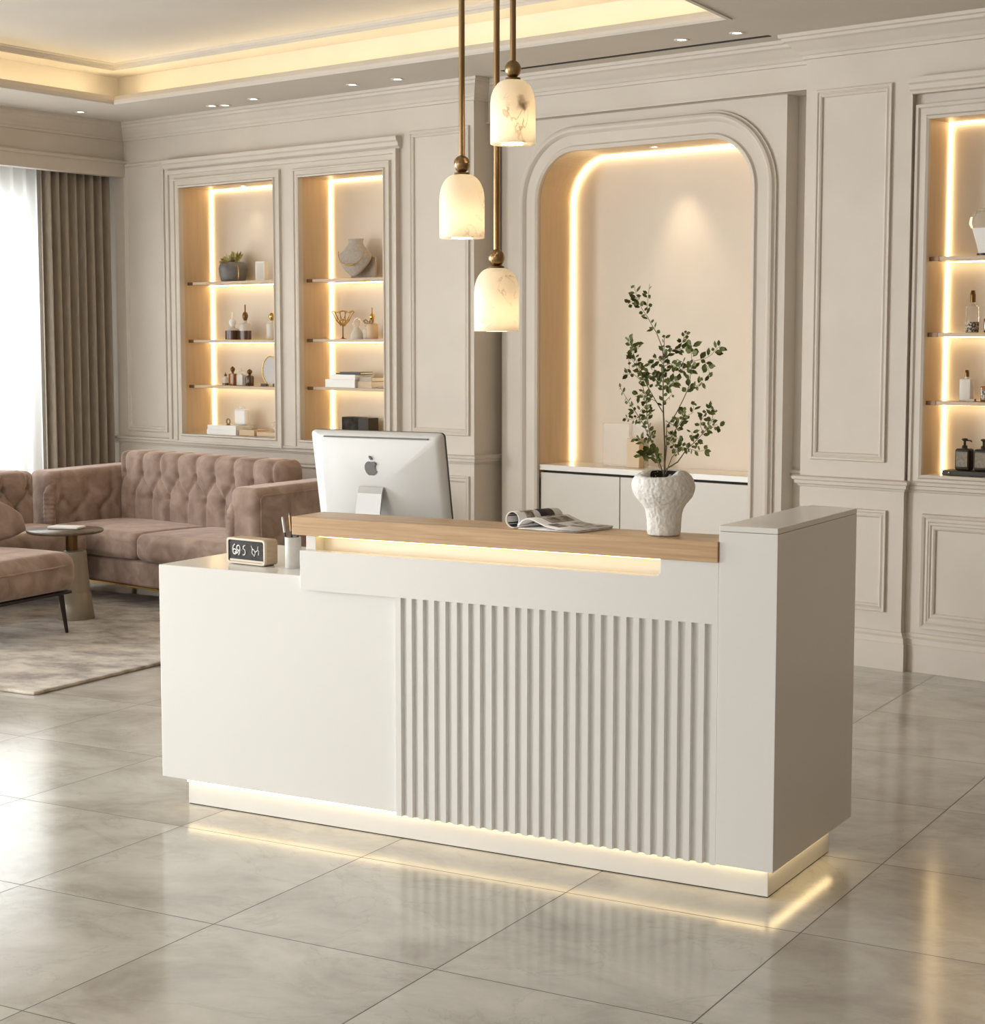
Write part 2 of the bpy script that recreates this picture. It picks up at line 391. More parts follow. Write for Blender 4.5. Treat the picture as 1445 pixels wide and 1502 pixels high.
    def build(s, name, mat, parent=None, frame=None, bevel=0, seg=2, fix=True):
        me = s.mesh(name)
        if fix:
            bm = bmesh.new(); bm.from_mesh(me); bmesh.ops.recalc_face_normals(bm, faces=bm.faces); bm.to_mesh(me); bm.free()
        o = bpy.data.objects.new(name, me); COL.objects.link(o)
        o.data.materials.append(M[mat] if isinstance(mat, str) else mat)
        if parent: o.parent = parent
        if frame is not None: o.matrix_world = frame
        if bevel:
            # weld first so that shared edges bevel cleanly
            b = o.modifiers.new('bevel', 'BEVEL'); b.width = bevel; b.segments = seg; b.limit_method = 'ANGLE'; b.angle_limit = R(40)
            b.harden_normals = False
        return o

def tag(o, label=None, cat=None, group=None, kind=None):
    if label: o['label'] = label
    if cat: o['category'] = cat
    if group: o['group'] = group
    if kind: o['kind'] = kind
    return o
def thing(name, frame, loc, label, cat, rz=0, group=None):
    o = bpy.data.objects.new(name, None); COL.objects.link(o); o.empty_display_size = .1
    o.matrix_world = frame @ Matrix.Translation(loc) @ Matrix.Rotation(rz, 4, 'Z')
    return tag(o, label, cat, group)
def struct(o): o['kind'] = 'structure'; return o
def copy_tree(o, parent=None):
    c = o.copy(); COL.objects.link(c); c.parent = parent
    for ch in [x for x in COL.objects if x.parent == o]: copy_tree(ch, c)
    return c
def rect(x0, x1, z0, z1): return [(x0, z0), (x1, z0), (x1, z1), (x0, z1)]
def arch(x0, x1, z0, z1, r, n=14):
    p = [(x0, z0), (x1, z0)]
    p += [(x1 - r + r * math.cos(PI / 2 * i / n), z1 - r + r * math.sin(PI / 2 * i / n)) for i in range(n + 1)]
    p += [(x0 + r + r * math.cos(PI / 2 + PI / 2 * i / n), z1 - r + r * math.sin(PI / 2 + PI / 2 * i / n)) for i in range(n + 1)]
    return p
tr_n = [0]
def trim(mb, frame=WALL, mat='paint'):
    tr_n[0] += 1; return struct(mb.build('trim_%d' % tr_n[0], mat, frame=frame))

# ------------------------------------------------------------------ the setting
# floor in the desk's frame: the tiles run with the desk
struct(MB().add([(-14, -9, 0), (9, -9, 0), (9, 16, 0), (-14, 16, 0)], [(0, 1, 2, 3)]).build('floor', 'floor', frame=DESK))

N1 = (.645, 1.590); N2 = (1.830, 2.580); NZ = (.962, 2.615); ND = .25
RN = (6.165, 7.45, .955, 2.632); RD = .20
AX = (3.62, 5.07); AZ = (0.0, 2.655); AR = .27
w = MB()
gr = lambda a, b, c, d, e=.018: rect(a - e, b + e, c - e, d + e)
w.plate(rect(-.55, 3.285, 0, CEIL), [gr(*N1, *NZ), gr(*N2, *NZ)], 0, .06)
w.box(3.225, 3.285, .06, .30, 0, CEIL)                         # return into the recess
w.plate(rect(3.285, 5.505, 0, CEIL), [rect(3.60, 5.09, .02, 2.67)], .30, .36)   # deep plane behind the arch panel
w.box(5.505, 6.085, -.02, .30, 0, CEIL)                        # pilaster
w.plate(rect(6.085, 12.5, 0, CEIL), [gr(*RN)], .015, .075)
w.box(6.085, 12.5, -.02, .0149, 2.75, CEIL)
for (a, b), z, d, y0 in ((N1, NZ, ND, .06), (N2, NZ, ND, .06), ((RN[0], RN[1]), (RN[2], RN[3]), RD, .075)):
    w.box(a - .02, b + .02, y0 - .06 + d, y0 - .06 + d + .03, z[0] - .02, z[1] + .02)
wall_back = struct(w.build('wall_back', 'paint', frame=WALL))
# raised arch surround, hollow niche behind it
p = MB().plate(rect(3.335, 5.265, 0, 2.845), [arch(AX[0], AX[1], .0 + .001, AZ[1], AR, 18)], .19, .1945)
p.plate(rect(3.335, 5.265, 0, 2.845), [rect(3.60, 5.09, .001, 2.68)], .1945, .30)
trim(p)
# header above it
trim(MB().box(3.285, 5.505, .12, .30, 2.845, CEIL))
# niche back and linings
def lining(x0, x1, z0, z1, ya, yb, mat='niche_side', back='niche_back'):
    m = MB(); m.box(x0 - .018, x0, ya, yb, z0, z1); m.box(x1, x1 + .018, ya, yb, z0, z1)
    m.box(x0 - .018, x1 + .018, ya, yb, z1, z1 + .018)
    trim(m, mat=mat)
    trim(MB().box(x0 - .018, x1 + .018, ya, yb, z0 - .02, z0), mat='lid')
    trim(MB().box(x0 - .018, x1 + .018, yb - .004, yb, z0, z1), mat=back)
lining(*N1, *NZ, .0005, ND); lining(*N2, *NZ, .0005, ND)
lining(RN[0], RN[1], RN[2], RN[3], .0155, RD + .015)
AB = .50   # back of the arched niche
m = MB(); a_in = arch(AX[0], AX[1], .80, AZ[1], AR, 18)
k = len(a_in); vs = [(x, .195, z) for x, z in a_in] + [(x, AB, z) for x, z in a_in]
m.add(vs, [(i, i + 1, i + 1 + k, i + k) for i in range(1, k - 1)] + [(k - 1, 0, k, 2 * k - 1)], False)
trim(m, mat='niche_side')
trim(MB().box(AX[0] - .05, AX[1] + .05, AB, AB + .03, .0, 2.75), mat='niche_back')

yw = lambda x, z, b: (x, -b, z)
def wallmould(path, prof, y0=0, closed=True, side=1):
    return MB().sweep(path, prof, lambda x, z, b: (x, y0 - b, z), closed=closed, side=side)
# profile: a across (0 = inner edge of the path), b protrusion
CAS = [(0, 0), (0, .030), (.012, .034), (.020, .022), (.045, .020), (.052, .030), (.064, .030), (.070, .0)]
PAN = [(0, 0), (.004, .009), (.012, .013), (.022, .008), (.028, .014), (.036, .014), (.040, 0)]
# display unit left: raised board with casings
UB = .022
trim(MB().plate(rect(.500, 2.690, .915, 2.735), [rect(N1[0] - .001, N1[1] + .001, *NZ), rect(N2[0] - .001, N2[1] + .001, *NZ)], -UB, 0))
ccw = lambda x0, x1, z0, z1: [(x0, z0), (x0, z1), (x1, z1), (x1, z0)]   # clockwise: left of path is outside
trim(wallmould(ccw(*N1, *NZ), [(0, -.0225), (0, .018), (.010, .022), (.016, .012), (.046, .010), (.050, .018), (.060, .018), (.064, 0)], y0=-UB))
trim(wallmould(ccw(*N2, *NZ), [(0, -.0225), (0, .018), (.010, .022), (.016, .012), (.040, .010), (.044, .018), (.052, .018), (.056, 0)], y0=-UB))
trim(wallmould([(.50, .915), (.50, 2.735), (2.69, 2.735), (2.69, .915)], [(-.03, 0), (-.026, .012), (-.012, .016), (0, .016), (0, 0)], y0=-UB, closed=False))
CORN = [(0, .0), (.0, .03), (.010, .034), (.018, .045), (.040, .050), (.048, .062), (.066, .066), (.072, .066), (.072, 0)]
def cornice(x0, x1, z, y0=0, left=True, right=True):
    path = []
    if left: path.append((x0, y0))
    path += [(x0, y0), (x1, y0)]
    m = MB(); pr = [(b, z + a) for a, b in CORN]
    m.sweep([(x0, y0 + .001)] + ([] if not left else []) + [(x1, y0 + .001)], pr, lambda x, y, b: (x, y, b), side=-1)
    return m
trim(cornice(.478, 2.705, 2.735, .012))
# panel mouldings
for r_ in ((.045, .415, 1.0, 2.775), (2.815, 3.215, 1.075, 2.79), (2.815, 3.215, .20, .76), (.07, .43, .20, .78),
           (.60, 1.60, .20, .78), (1.75, 2.62, .20, .78)):
    trim(wallmould([(r_[0], r_[2]), (r_[0], r_[3]), (r_[1], r_[3]), (r_[1], r_[2])], PAN, side=1))
for r_ in ((5.605, 5.945, 1.045, 2.775), (5.605, 5.960, .315, .735)):
    trim(wallmould([(r_[0], r_[2]), (r_[0], r_[3]), (r_[1], r_[3]), (r_[1], r_[2])], PAN, y0=-.02))
# arch casing: two stepped rolls round the niche down to the floor
ap = [(AX[0], 0.0)] + list(reversed(arch(AX[0], AX[1], 0, AZ[1], AR, 18)[2:])) + [(AX[1], 0.0)]
ARC = [(0, -.0045), (0, .018), (.014, .026), (.022, .026), (.026, .016), (.032, .012), (.088, .012), (.094, .020), (.104, .030),
       (.116, .034), (.128, .030), (.134, .018), (.140, .014), (.144, .014), (.144, 0)]
trim(MB().sweep(ap, ARC, lambda x, z, b: (x, .19 - b, z), side=1))
# right unit: casing, frame, cornice, lower panels
trim(wallmould(ccw(*RN), [(0, -.0005), (0, .02), (.012, .026), (.020, .014), (.050, .012), (.056, .022), (.070, .022), (.074, 0)], y0=.015))
trim(cornice(6.09, 12.4, 2.748, -.02))
for q in ((6.175, 7.45, .215, .765),):
    trim(wallmould([(q[0], q[2]), (q[0], q[3]), (q[1], q[3]), (q[1], q[2])], [(-.045, 0), (-.040, .012), (-.03, .018), (-.018, .012), (-.012, .018), (0, .022), (.004, 0)], y0=.015))
    trim(wallmould([(q[0] + .07, q[2] + .075), (q[0] + .07, q[3] - .075), (q[1] - .07, q[3] - .075), (q[1] - .07, q[2] + .075)], PAN, y0=.015))

# plan mouldings (x, y) with the room on the -y side
RAIL = [(0, .868), (.006, .870), (.010, .880), (.020, .884), (.022, .900), (.030, .905), (.032, .918), (.022, .922), (0, .924)]
BASE = [(0, .185), (.006, .183), (.010, .170), (.020, .160), (.022, .135), (.026, .130), (.026, 0), (0, 0)]
CROWN = [(0, 2.968), (.014, 2.970), (.016, 2.985), (.024, 2.990), (.034, 3.005), (.052, 3.022), (.074, 3.045), (.088, 3.052), (.092, 3.066), (.104, 3.070), (.106, 3.0865), (0, 3.0865)]
def plan(path, prof): return MB().sweep(path, prof, lambda x, y, b: (x, y, b), side=-1)
lw = .1255
LW = lambda t, off=0: (lw * t + off, -t)
trim(plan([(-.30, 0), (3.285, 0), (3.285, .30), (3.335, .30)], RAIL))
trim(plan([(5.265, .30), (5.505, .30), (5.505, -.02), (6.085, -.02), (6.085, .015), (12.4, .015)], RAIL))
def base(i, m): o = struct(m.build('baseboard_%s' % i, 'paint', frame=WALL)); return o
base('left_unit', plan([(-.30, 0), (3.285, 0), (3.285, .30), (3.33, .30)], BASE))
base('right_unit', plan([(5.27, .30), (5.505, .30), (5.505, -.02), (6.085, -.02), (6.085, .015), (12.4, .015)], [(a * 1.3, z) for a, z in BASE]))
trim(plan([LW(10), (0, 0), (3.285, 0), (3.285, .12), (5.505, .12), (5.505, -.02), (12.4, -.02)], CROWN))
# small bead under the header
trim(MB().box(3.285, 5.505, .108, .13, 2.845, 2.857))

# left wall: header, pelmet, window openings
def slant(poly_tz, holes, o0, o1):
    """polygon in (t, z) on the left wall, thickness from offset o0 to o1 along x"""
    m = MB(); m.plate(poly_tz, holes, 0, 1)
    m.v = [(lw * x + (o0 if y < .5 else o1), -x, z) for x, y, z in m.v]; return m
wl = slant(rect(-.06, 10.2, 2.725, CEIL), [], -.06, 0)                       # header over the curtain recess
wl2 = slant(rect(-.06, 10.2, 0, CEIL), [rect(.55, 4.15, .12, 2.62), rect(5.3, 8.9, .12, 2.62)], -.44, -.34)
wl.v += []
m = MB(); m.add(wl.v, wl.f); m.add(wl2.v, wl2.f)
struct(m.build('wall_left', 'paint', frame=WALL))
trim(slant(rect(0, 10.2, 2.725, 2.835), [], -.001, .022))
trim(slant(rect(0, 10.2, 2.815, 2.835), [], .02, .034))
for i, (t0, t1) in enumerate(((.55, 4.15), (5.3, 8.9))):
    f = slant(rect(t0, t1, .12, 2.62), [rect(t0 + .06 + k * (t1 - t0 - .02) / 3, t0 + .04 + (k + 1) * (t1 - t0 - .02) / 3 - .04, .18, 2.56) for k in range(3)], -.42, -.36)
    struct(f.build('window_%d' % (i + 1), 'lid', frame=WALL))
struct(MB().box(12.5, 12.6, -10.2, .2, 0, CEIL).build('wall_right_unseen', 'bounce_wall', frame=WALL))  # unseen wall, added to keep the desk pedestal's side dark and warm

# ceiling with a raised tray
TO = [(.855, -.71), (5.47, -.66), (6.95, -6.6), (1.75, -7.0)]
def off(poly, d):
    n = len(poly); out = []
    for i in range(n):
        p = Vector(poly[i]); a = Vector(poly[i - 1]); b = Vector(poly[(i + 1) % n]); d1 = (p - a).normalized(); d2 = (b - p).normalized()
        n1 = Vector((-d1.y, d1.x)); n2 = Vector((-d2.y, d2.x)); mm = n1 + n2; mm /= mm.dot(n1); out.append(tuple(p + mm * d))
    return out
TI = off(TO, .25); TE = off(TO, .01); ZT = CEIL + .215
c = MB()
c.plate([(-.6, .4), (12.6, .4), (12.6, -10.2), (-.6 , -10.2)], [TO], CEIL, CEIL + .02, axis='z')
n = 4
c.add([(x, y, CEIL + .02) for x, y in TO] + [(x, y, CEIL + .02) for x, y in TI], [(i, (i + 1) % 4, 4 + (i + 1) % 4, 4 + i) for i in range(4)])
c.add([(x, y, CEIL + .02) for x, y in TI] + [(x, y, ZT) for x, y in TI], [(i, (i + 1) % 4, 4 + (i + 1) % 4, 4 + i) for i in range(4)])
c.plate(off(TI, .05), [TE], ZT, ZT + .035, axis='z')
c.plate(off(TI, .05), [], ZT + .035, ZT + .07, axis='z')
struct(c.build('ceiling', 'ceiling', frame=WALL))
# lip and inner moulding of the tray
lipm = MB().sweep(TO, [(-.006, CEIL - .006), (-.014, CEIL + .004), (-.014, CEIL + .020), (-.004, CEIL + .036), (.004, CEIL + .048), (.016, CEIL + .048), (.016, CEIL - .006), (-.006, CEIL - .006)], lambda x, y, b: (x, y, b), closed=True)
trim(lipm, mat='ceiling')
trim(MB().sweep(TE, [(.004, ZT - .0005), (.004, ZT - .008), (-.004, ZT - .008), (-.006, ZT + .008), (-.014, ZT + .012), (-.018, ZT + .024), (-.026, ZT + .030), (-.028, ZT + .0345), (.004, ZT + .0345)], lambda x, y, b: (x, y, b), closed=True), mat='ceiling')
co = MB().sweep(off(TO, .075), [(0, CEIL + .022), (0, CEIL + .034), (.016, CEIL + .034), (.016, CEIL + .022), (0, CEIL + .022)], lambda x, y, b: (x, y, b), closed=True).build('cove_light', 'cove', frame=WALL)
tag(co, 'warm white light strip hidden behind the lip of the raised ceiling tray', 'light strip')

# air slot
sl = MB().box(3.62, 5.36, -.150, -.118, CEIL - .003, CEIL + .004).build('ceiling_air_slot', 'dark', frame=WALL)
tag(sl, 'long thin dark air slot in the ceiling above the arched niche', 'air vent')

# downlights
DL = [(.368, -.616, 'round downlight in the ceiling corner above the taupe curtain'),
      (1.255, -.245, 'left one of the close pair of downlights above the left display niche'),
      (1.34, -.205, 'right one of the close pair of downlights above the left display niche'),
      (1.70, -.283, 'single downlight just right of the close pair, above the left display niche'),
      (2.609, -.312, 'downlight above the corner cornice of the twin display niches'),
      (2.96, -.294, 'downlight just left of the tallest hanging brass rods'),
      (4.968, -.324, 'downlight beside the ceiling tray corner, above the arched niche'),
      (5.284, -.308, 'rightmost downlight, near the end of the dark ceiling slot')]
def dl_make(r):
    t = thing('recessed_downlight', WALL, (0, 0, 0), 'x', 'downlight', group='ceiling downlights')
    MB().lathe([(r * .62, 0), (r * .66, -.003), (r, -.004), (r * 1.04, 0)], n=20, cap0=False, cap1=False).build('trim_ring', 'lid', t)
    MB().lathe([(r * .6, -.0005), (r * .3, -.0012)], n=20, cap0=True).build('lens', 'spotlens', t)
    return t
d0 = dl_make(.037)
for i, (x, y, lb) in enumerate(DL):
    o = d0 if i == 0 else copy_tree(d0)
    o.matrix_world = WALL @ Matrix.Translation((x, y, CEIL - .0005)); o['label'] = lb

def spot(name, frame, loc, target, power, size, color=(1, .82, .58), blend=.8, rad=.02):
    d = bpy.data.lights.new(name, 'SPOT'); d.energy = power; d.spot_size = R(size); d.spot_blend = blend; d.color = color; d.shadow_soft_size = rad
    o = bpy.data.objects.new(name, d); COL.objects.link(o); p = frame @ Vector(loc); t = frame @ Vector(target)
    o.location = p; o.rotation_euler = (t - p).to_track_quat('-Z', 'Y').to_euler(); return o
# niche downlights
for x, y, z, lb, pw in ((4.349, .30, AZ[1] - .001, 'small downlight set into the top of the arched niche', 6),
                        (1.11, .13, NZ[1] - .001, 'tiny downlight set into the top of the left display niche', 1.0)):
    o = copy_tree(d0); o.matrix_world = WALL @ Matrix.Translation((x, y, z)) @ Matrix.Scale(.7, 4); o['label'] = lb; o['group'] = 'niche downlights'
spot('niche_spot', WALL, (4.40, .30, 2.645), (4.47, AB, 1.75), 9, 60, blend=1, rad=.035)
spot('niche_spot', WALL, (1.11, .13, 2.60), (1.11, .16, 2.0), 1.2, 80)

# ------------------------------------------------------------------ niche light strips and shelves
def strip(name, mb, label, mat='led'): return tag(mb.build(name, mat, frame=WALL), label, 'light strip')
def niche_strips(x0, x1, z0, z1, yb, who):
    s_ = .008
    m = MB()
    m.box(x0 + .001, x0 + s_, yb - .02, yb - .005, z0 + .001, z1 - .001)
    m.box(x1 - s_, x1 - .001, yb - .02, yb - .005, z0 + .001, z1 - .001)
    m.box(x0 + s_, x1 - s_, yb - .02, yb - .005, z1 - s_, z1 - .001)
    strip('light_strip', m, 'warm light strip edging the back of the %s' % who)
niche_strips(*N1, *NZ, ND, 'left display niche')
niche_strips(*N2, *NZ, ND, 'second display niche behind the monitor')
niche_strips(RN[0], RN[1], RN[2], RN[3], RD + .015, 'display niche at the right edge')
pa = arch(AX[0] + .012, AX[1] - .012, .88, AZ[1] - .012, AR - .01, 18)
pth = [(AX[0] + .012, .885)] + list(reversed(pa[2:])) + [(AX[1] - .012, .885)]
strip('light_strip', MB().sweep(pth, [(.010, AB - .022), (.002, AB - .022), (.002, AB - .006), (.010, AB - .006), (.010, AB - .022)],
      lambda x, z, b: (x, b, z)), 'warm light strip curving round the back edge of the arched niche')

SHELF = []
def shelf(x0, x1, y0, yb, zt, label, niche):
    t = thing('glass_shelf' if False else 'display_shelf', WALL, ((x0 + x1) / 2, y0, zt), label, 'shelf', group='shelves in the %s' % niche)
    h = (x1 - x0) / 2 - .001
    MB().box(-h, h, 0, yb - y0 - .03, -.018, 0).build('board', 'shelf', t, bevel=.002)
    MB().box(-h, -h + .05, -.003, -.0003, -.020, .0005).build('front_bracket', 'shelf_dark', t)
    MB().box(-h + .012, h - .012, yb - y0 - .045, yb - y0 - .032, -.024, -.0185).build('light_strip', 'led', t)
for z, nm in ((1.985, 'topmost'), (1.598, 'middle'), (1.292, 'lowest')):
    shelf(*N1, .03, ND, z, '%s shelf in the left display niche' % nm, 'left display niche')
for z, nm in ((1.980, 'topmost'), (1.603, 'middle'), (1.300, 'lowest')):
    shelf(*N2, .03, ND, z, '%s shelf in the second display niche, behind the monitor' % nm, 'second display niche')
for z, nm in ((1.990, 'topmost'), (1.632, 'middle'), (1.308, 'lowest')):
    shelf(RN[0], RN[1], .03, RD + .015, z, '%s shelf in the display niche at the right edge' % nm, 'right display niche')

# ------------------------------------------------------------------ cabinet in the arched niche
cb = thing('low_cabinet', WALL, (0, 0, 0), 'low cream built-in cabinet with a pale top inside the arched niche', 'cabinet')
MB().box(AX[0] + .002, AX[1] - .002, .215, AB - .002, 0, .832).build('body', 'dark', cb)
MB().box(AX[0] + .001, AX[1] - .001, .193, AB - .001, .846, .878).build('countertop', 'lid', cb, bevel=.002)
xs = [AX[0] + .008, 4.202, 4.208, AX[1] - .008]
for i in (0, 2):
    MB().box(xs[i], xs[i + 1], .198, .214, .08, .832).build('door', 'door', cb, bevel=.0015)
MB().box(AX[0] + .01, AX[1] - .01, .23, AB - .01, .8325, .8455).build('shadow_gap', 'dark', cb)
# things on it
gp = MB().box(3.975, 4.165, .335, .345, .8785, 1.125).build('acrylic_panel', 'pane', frame=WALL, bevel=.002)
tag(gp, 'pale see-through acrylic panel standing on the niche cabinet behind the branches', 'panel')
m = MB(); m.plate([(4.165, .8785), (4.285, .8785), (4.285, 1.17), (4.165, 1.13)], [], .355, .36)
gp2 = m.build('acrylic_panel', 'pane', frame=WALL); tag(gp2, 'slant-topped sand acrylic panel on the niche cabinet, behind the vase branches', 'panel')
bk = MB().box(4.175, 4.262, .30, .345, .8785, 1.045).build('display_block', 'tan_block', frame=WALL, bevel=.003)
tag(bk, 'small upright sand-coloured block on the niche cabinet, left of the vase', 'block')

# ------------------------------------------------------------------ desk
dk = thing('reception_desk', DESK, (-1.1, 0, 0), 'long white lacquered reception desk with oak counter, fluted front and glowing plinth', 'reception desk')
def D(mb, name, mat, **k):
    mb.v = [(x + 1.1, y, z) for x, y, z in mb.v]; return mb.build(name, mat, dk, **k)
BH = .0887; DT = .831
D(MB().box(-2.25, -.178, .010, .684, BH, DT), 'body', 'desk', bevel=.003)
# fluted panel
fl = MB(); u0, u1 = -1.272, -.1775; pitch = .04135; x = -1.252
prof = [(u0, .003), (u0, -.010), (x, -.010)]
while x + pitch < u1 + .03:
    g = x; prof += [(g + .001, .004), (g + .0205, .004), (g + .0225, -.010), (min(g + pitch, u1), -.010)]
    x += pitch
prof += [(u1, -.010), (u1, .003)]
pp = [q for i, q in enumerate(prof) if i == 0 or (abs(q[0] - prof[i - 1][0]) + abs(q[1] - prof[i - 1][1]) > 1e-5)]
for i in range(len(pp) - 1):
    (xa, ya), (xb, yb) = pp[i], pp[i + 1]
    fl.add([(xa, ya, BH - .004), (xb, yb, BH - .004), (xb, yb, .789), (xa, ya, .789)], [(0, 1, 2, 3)])
    fl.add([(xa, ya, BH - .004), (xb, yb, BH - .004), (xb, .03, BH - .004), (xa, .03, BH - .004)], [(0, 3, 2, 1)])
D(fl, 'fluted_panel', 'desk', fix=False)
# body recess so that grooves read: a backing
# fascia with a notch for the light slot
nt_ = [(-1.640, .789), (-.1775, .789), (-.1775, .968), (-.359, .968), (-.359, .9245)]
rr = .019; cx_, cz_ = -.359 - rr, .9105 + rr
nt_ = [(-1.640, .789), (-.1775, .789), (-.1775, .968), (-.359, .968)] + [(cx_ + rr * math.cos(-PI / 2 * i / 8), cz_ + rr * math.sin(-PI / 2 * i / 8)) for i in range(9)] + [(-1.640, .925)]
nt_[-1] = (-1.640, .925)
# slot bottom slopes imperceptibly: keep it level at the left height
nt_ = [(-1.640, .789), (-.1775, .789), (-.1775, .968), (-.359, .968)] + [(cx_ + rr * math.cos(-PI / 2 * i / 8),   .916 + rr + rr * math.sin(-PI / 2 * i / 8)) for i in range(9)] + [(-1.640, .918)]
D(MB().plate(nt_, [], -.010, .024), 'fascia', 'desk', bevel=.0012)
D(MB().box(-1.615, -.1775, .075, .160, DT, .968), 'upstand', 'desk', bevel=.001)
D(MB().box(-1.638, -1.600, .024, .075, DT, .968), 'slot_end_post', 'desk', bevel=.001)
D(MB().box(-1.600, -.1775, .024, .075, DT, .905), 'slot_floor', 'desk')
D(MB().box(-1.590, -.365, .030, .044, .960, .9675), 'slot_light_strip', 'led_desk')
D(MB().box(-1.665, -.177, -.018, .165, .968, 1.028), 'oak_counter', 'oak', bevel=.002)
D(MB().box(-.176, 0, -.012, .684, BH, 1.0575), 'end_pedestal', 'desk', bevel=.0015)
D(MB().box(-.176, 0, -.012, .684, 1.0585, 1.0746), 'pedestal_cap', 'desk', bevel=.0015)
D(MB().box(-2.150, -.030, .030, .560, .003, BH), 'plinth', 'desk', bevel=.001)
D(MB().box(-2.148, -.032, .032, .558, .0003, .003), 'plinth_shadow_joint', 'dark')
D(MB().box(-2.145, -.035, .016, .027, BH - .007, BH - .0005), 'plinth_light_strip', 'led_plinth')
D(MB().box(-.026, -.014, .030, .555, BH - .007, BH - .0005), 'plinth_light_strip', 'led_plinth')

# ------------------------------------------------------------------ monitor
mt = thing('computer_monitor', DESK, (-1.622, .47, DT), 'silver desktop computer seen from behind, on the reception desk', 'computer')
MT = Matrix.Translation((0, 0, 0)) @ Matrix.Translation((0, -.048, .455)) @ Matrix.Rotation(R(10), 4, 'X')   # local panel frame, origin at top centre, z down negative
def panel(mb, name, mat, par=mt, **k):
    mb.v = [tuple(MT @ Vector(v)) for v in mb.v]; return mb.build(name, mat, par, **k)
W2, HH = .270, .400
def rr_poly(w, z0, z1, r, n=6):
    P = []
    for cx, cz, a0 in ((w - r, z1 - r, 0), (-w + r, z1 - r, 90), (-w + r, z0 + r, 180), (w - r, z0 + r, 270)):
        for i in range(n + 1): a = R(a0 + 90 * i / n); P.append((cx + r * math.cos(a), cz + r * math.sin(a)))
    return P
# rear shell: rounded rectangle, gently bulging towards the middle
sh = MB(); rings = []; K = 16; base_poly = rr_poly(W2, -HH, 0, .016)
cz = -HH / 2
bul_ = lambda x, z: -.010 - .022 * max(0, 1 - abs(x / W2) ** 2.6) * max(0, 1 - abs((z - cz) / (HH / 2)) ** 2.6)
for j in range(K + 1):
    t = j / K; s_ = 1 - t; y = None
    if j == 0: y = 0.0
    if j == 1: s_ = .997; y = -.006
    rings.append([(x * s_, bul_(x * s_, cz + (z - cz) * s_) if y is None else y, cz + (z - cz) * s_) for x, z in base_poly])
nn = len(base_poly); vs = [v for r_ in rings for v in r_]; fs = []
for j in range(K):
    for i in range(nn): a = j * nn + i; b = j * nn + (i + 1) % nn; fs.append((a, b, b + nn, a + nn))
sh.add(vs, fs, True); shell = panel(sh, 'rear_shell', 'alu')
panel(MB().plate(base_poly, [], 0.0, .010), 'display_bezel', 'black')
sy = bul_
panel(MB().box(-.212, .215, -.0195, -.0100, -.0215, -.0175), 'vent_slot', 'logo', par=shell)
# fruit emblem: bitten outline and a leaf
def logo(cx, cz_, s):
    out = []
    for i in range(96):
        a = 2 * PI * i / 96
        x = math.cos(a); z = math.sin(a)
        rx = .50 * (1 + .06 * z); r0 = 1
        px_, pz_ = rx * x, .52 * z
        if z > .55: pz_ -= .10 * (1 - min(1, abs(x) / .5)) * (z - .55) / .45
        if z < -.6: pz_ += .06 * (1 - min(1, abs(x) / .45))
        # bite on the right
        dx, dz = px_ - .60, pz_ - .07; d = math.hypot(dx, dz)
        if d < .29: px_ = .60 + dx / d * .29; pz_ = .07 + dz / d * .29
        out.append((cx + px_ * s, cz_ + pz_ * s))
    lf = [(cx + (.02 + .0 * t) * s, cz_ + .58 * s) for t in (0,)]
    lf = [(cx + .00 * s, cz_ + .56 * s), (cx + .12 * s, cz_ + .62 * s), (cx + .00 * s - .02 * s, cz_ + .80 * s), (cx - .14 * s, cz_ + .84 * s), (cx - .12 * s, cz_ + .70 * s)]
    return out, lf
ol, lf = logo(-.018, -.125, .052)
panel(MB().plate(ol, [], sy(0, -.12) - .0018, sy(0, -.12) + .002), 'emblem', 'logo', par=shell)
panel(MB().plate(lf, [], sy(0, -.09) - .0018, sy(0, -.09) + .003), 'emblem_leaf', 'logo', par=shell)
# stand: bent sheet
st = MB(); pr = [(-.052, .262), (-.062, .240), (-.102, .02), (-.106, .008), (-.100, .004), (.06, .003)]
q = []
for y, z in pr: q.append((y, z))
wd_ = .050; sx0 = -.022
for i in range(len(q) - 1):
    (ya, za), (yb, zb) = q[i], q[i + 1]; 
    st.add([(x_ * wd_ + sx0, y_, z_) for x_, y_, z_ in ((-1, ya, za), (1, ya, za), (1, yb, zb), (-1, yb, zb), (-1, ya + .006, za), (1, ya + .006, za), (1, yb + .006, zb), (-1, yb + .006, zb))],
           [(0, 1, 2, 3), (4, 7, 6, 5), (0, 3, 7, 4), (1, 5, 6, 2)])
st.box(-wd_ + sx0, wd_ + sx0, -.10, .07, .0005, .006)
st.build('stand', 'alu_light', mt, fix=True)

# ------------------------------------------------------------------ clock
ck = thing('desk_clock', DESK, (-1.975, .139, DT), 'wooden desk clock with black face and white digits on the left end of the desk', 'clock', rz=R(-8))
m = MB(); prf = rr_poly(.092, .003, .091, .012, 5); m.plate(prf, [rr_poly(.085, .010, .084, .008, 5)], 0, .010)
m.build('front_rim', 'clock_rim', ck, bevel=.001)
MB().plate(prf, [], .010, .062).build('case', 'clock_wood', ck, bevel=.001)
face = MB().plate(rr_poly(.0851, .0099, .0841, .008, 5), [], .0045, .0115).build('face', 'dial', ck)
MB().plate([(-.080, .011), (.083, .011), (.080, .018), (-.078, .018)], [], .0025, .0045).build('lower_ledge', 'clock_rim', face)
for sx_ in (-.07, .07): pass
MB().box(-.08, .08, .012, .055, 0, .003).build('foot', 'black', ck)
def stroke(lines, r=.0018, name='digit', par=face):
    m = MB()
    for l in lines: m.tube([(x, .0035, z) for x, z in l], r, n=6)
    return m.build(name, 'digit', par)
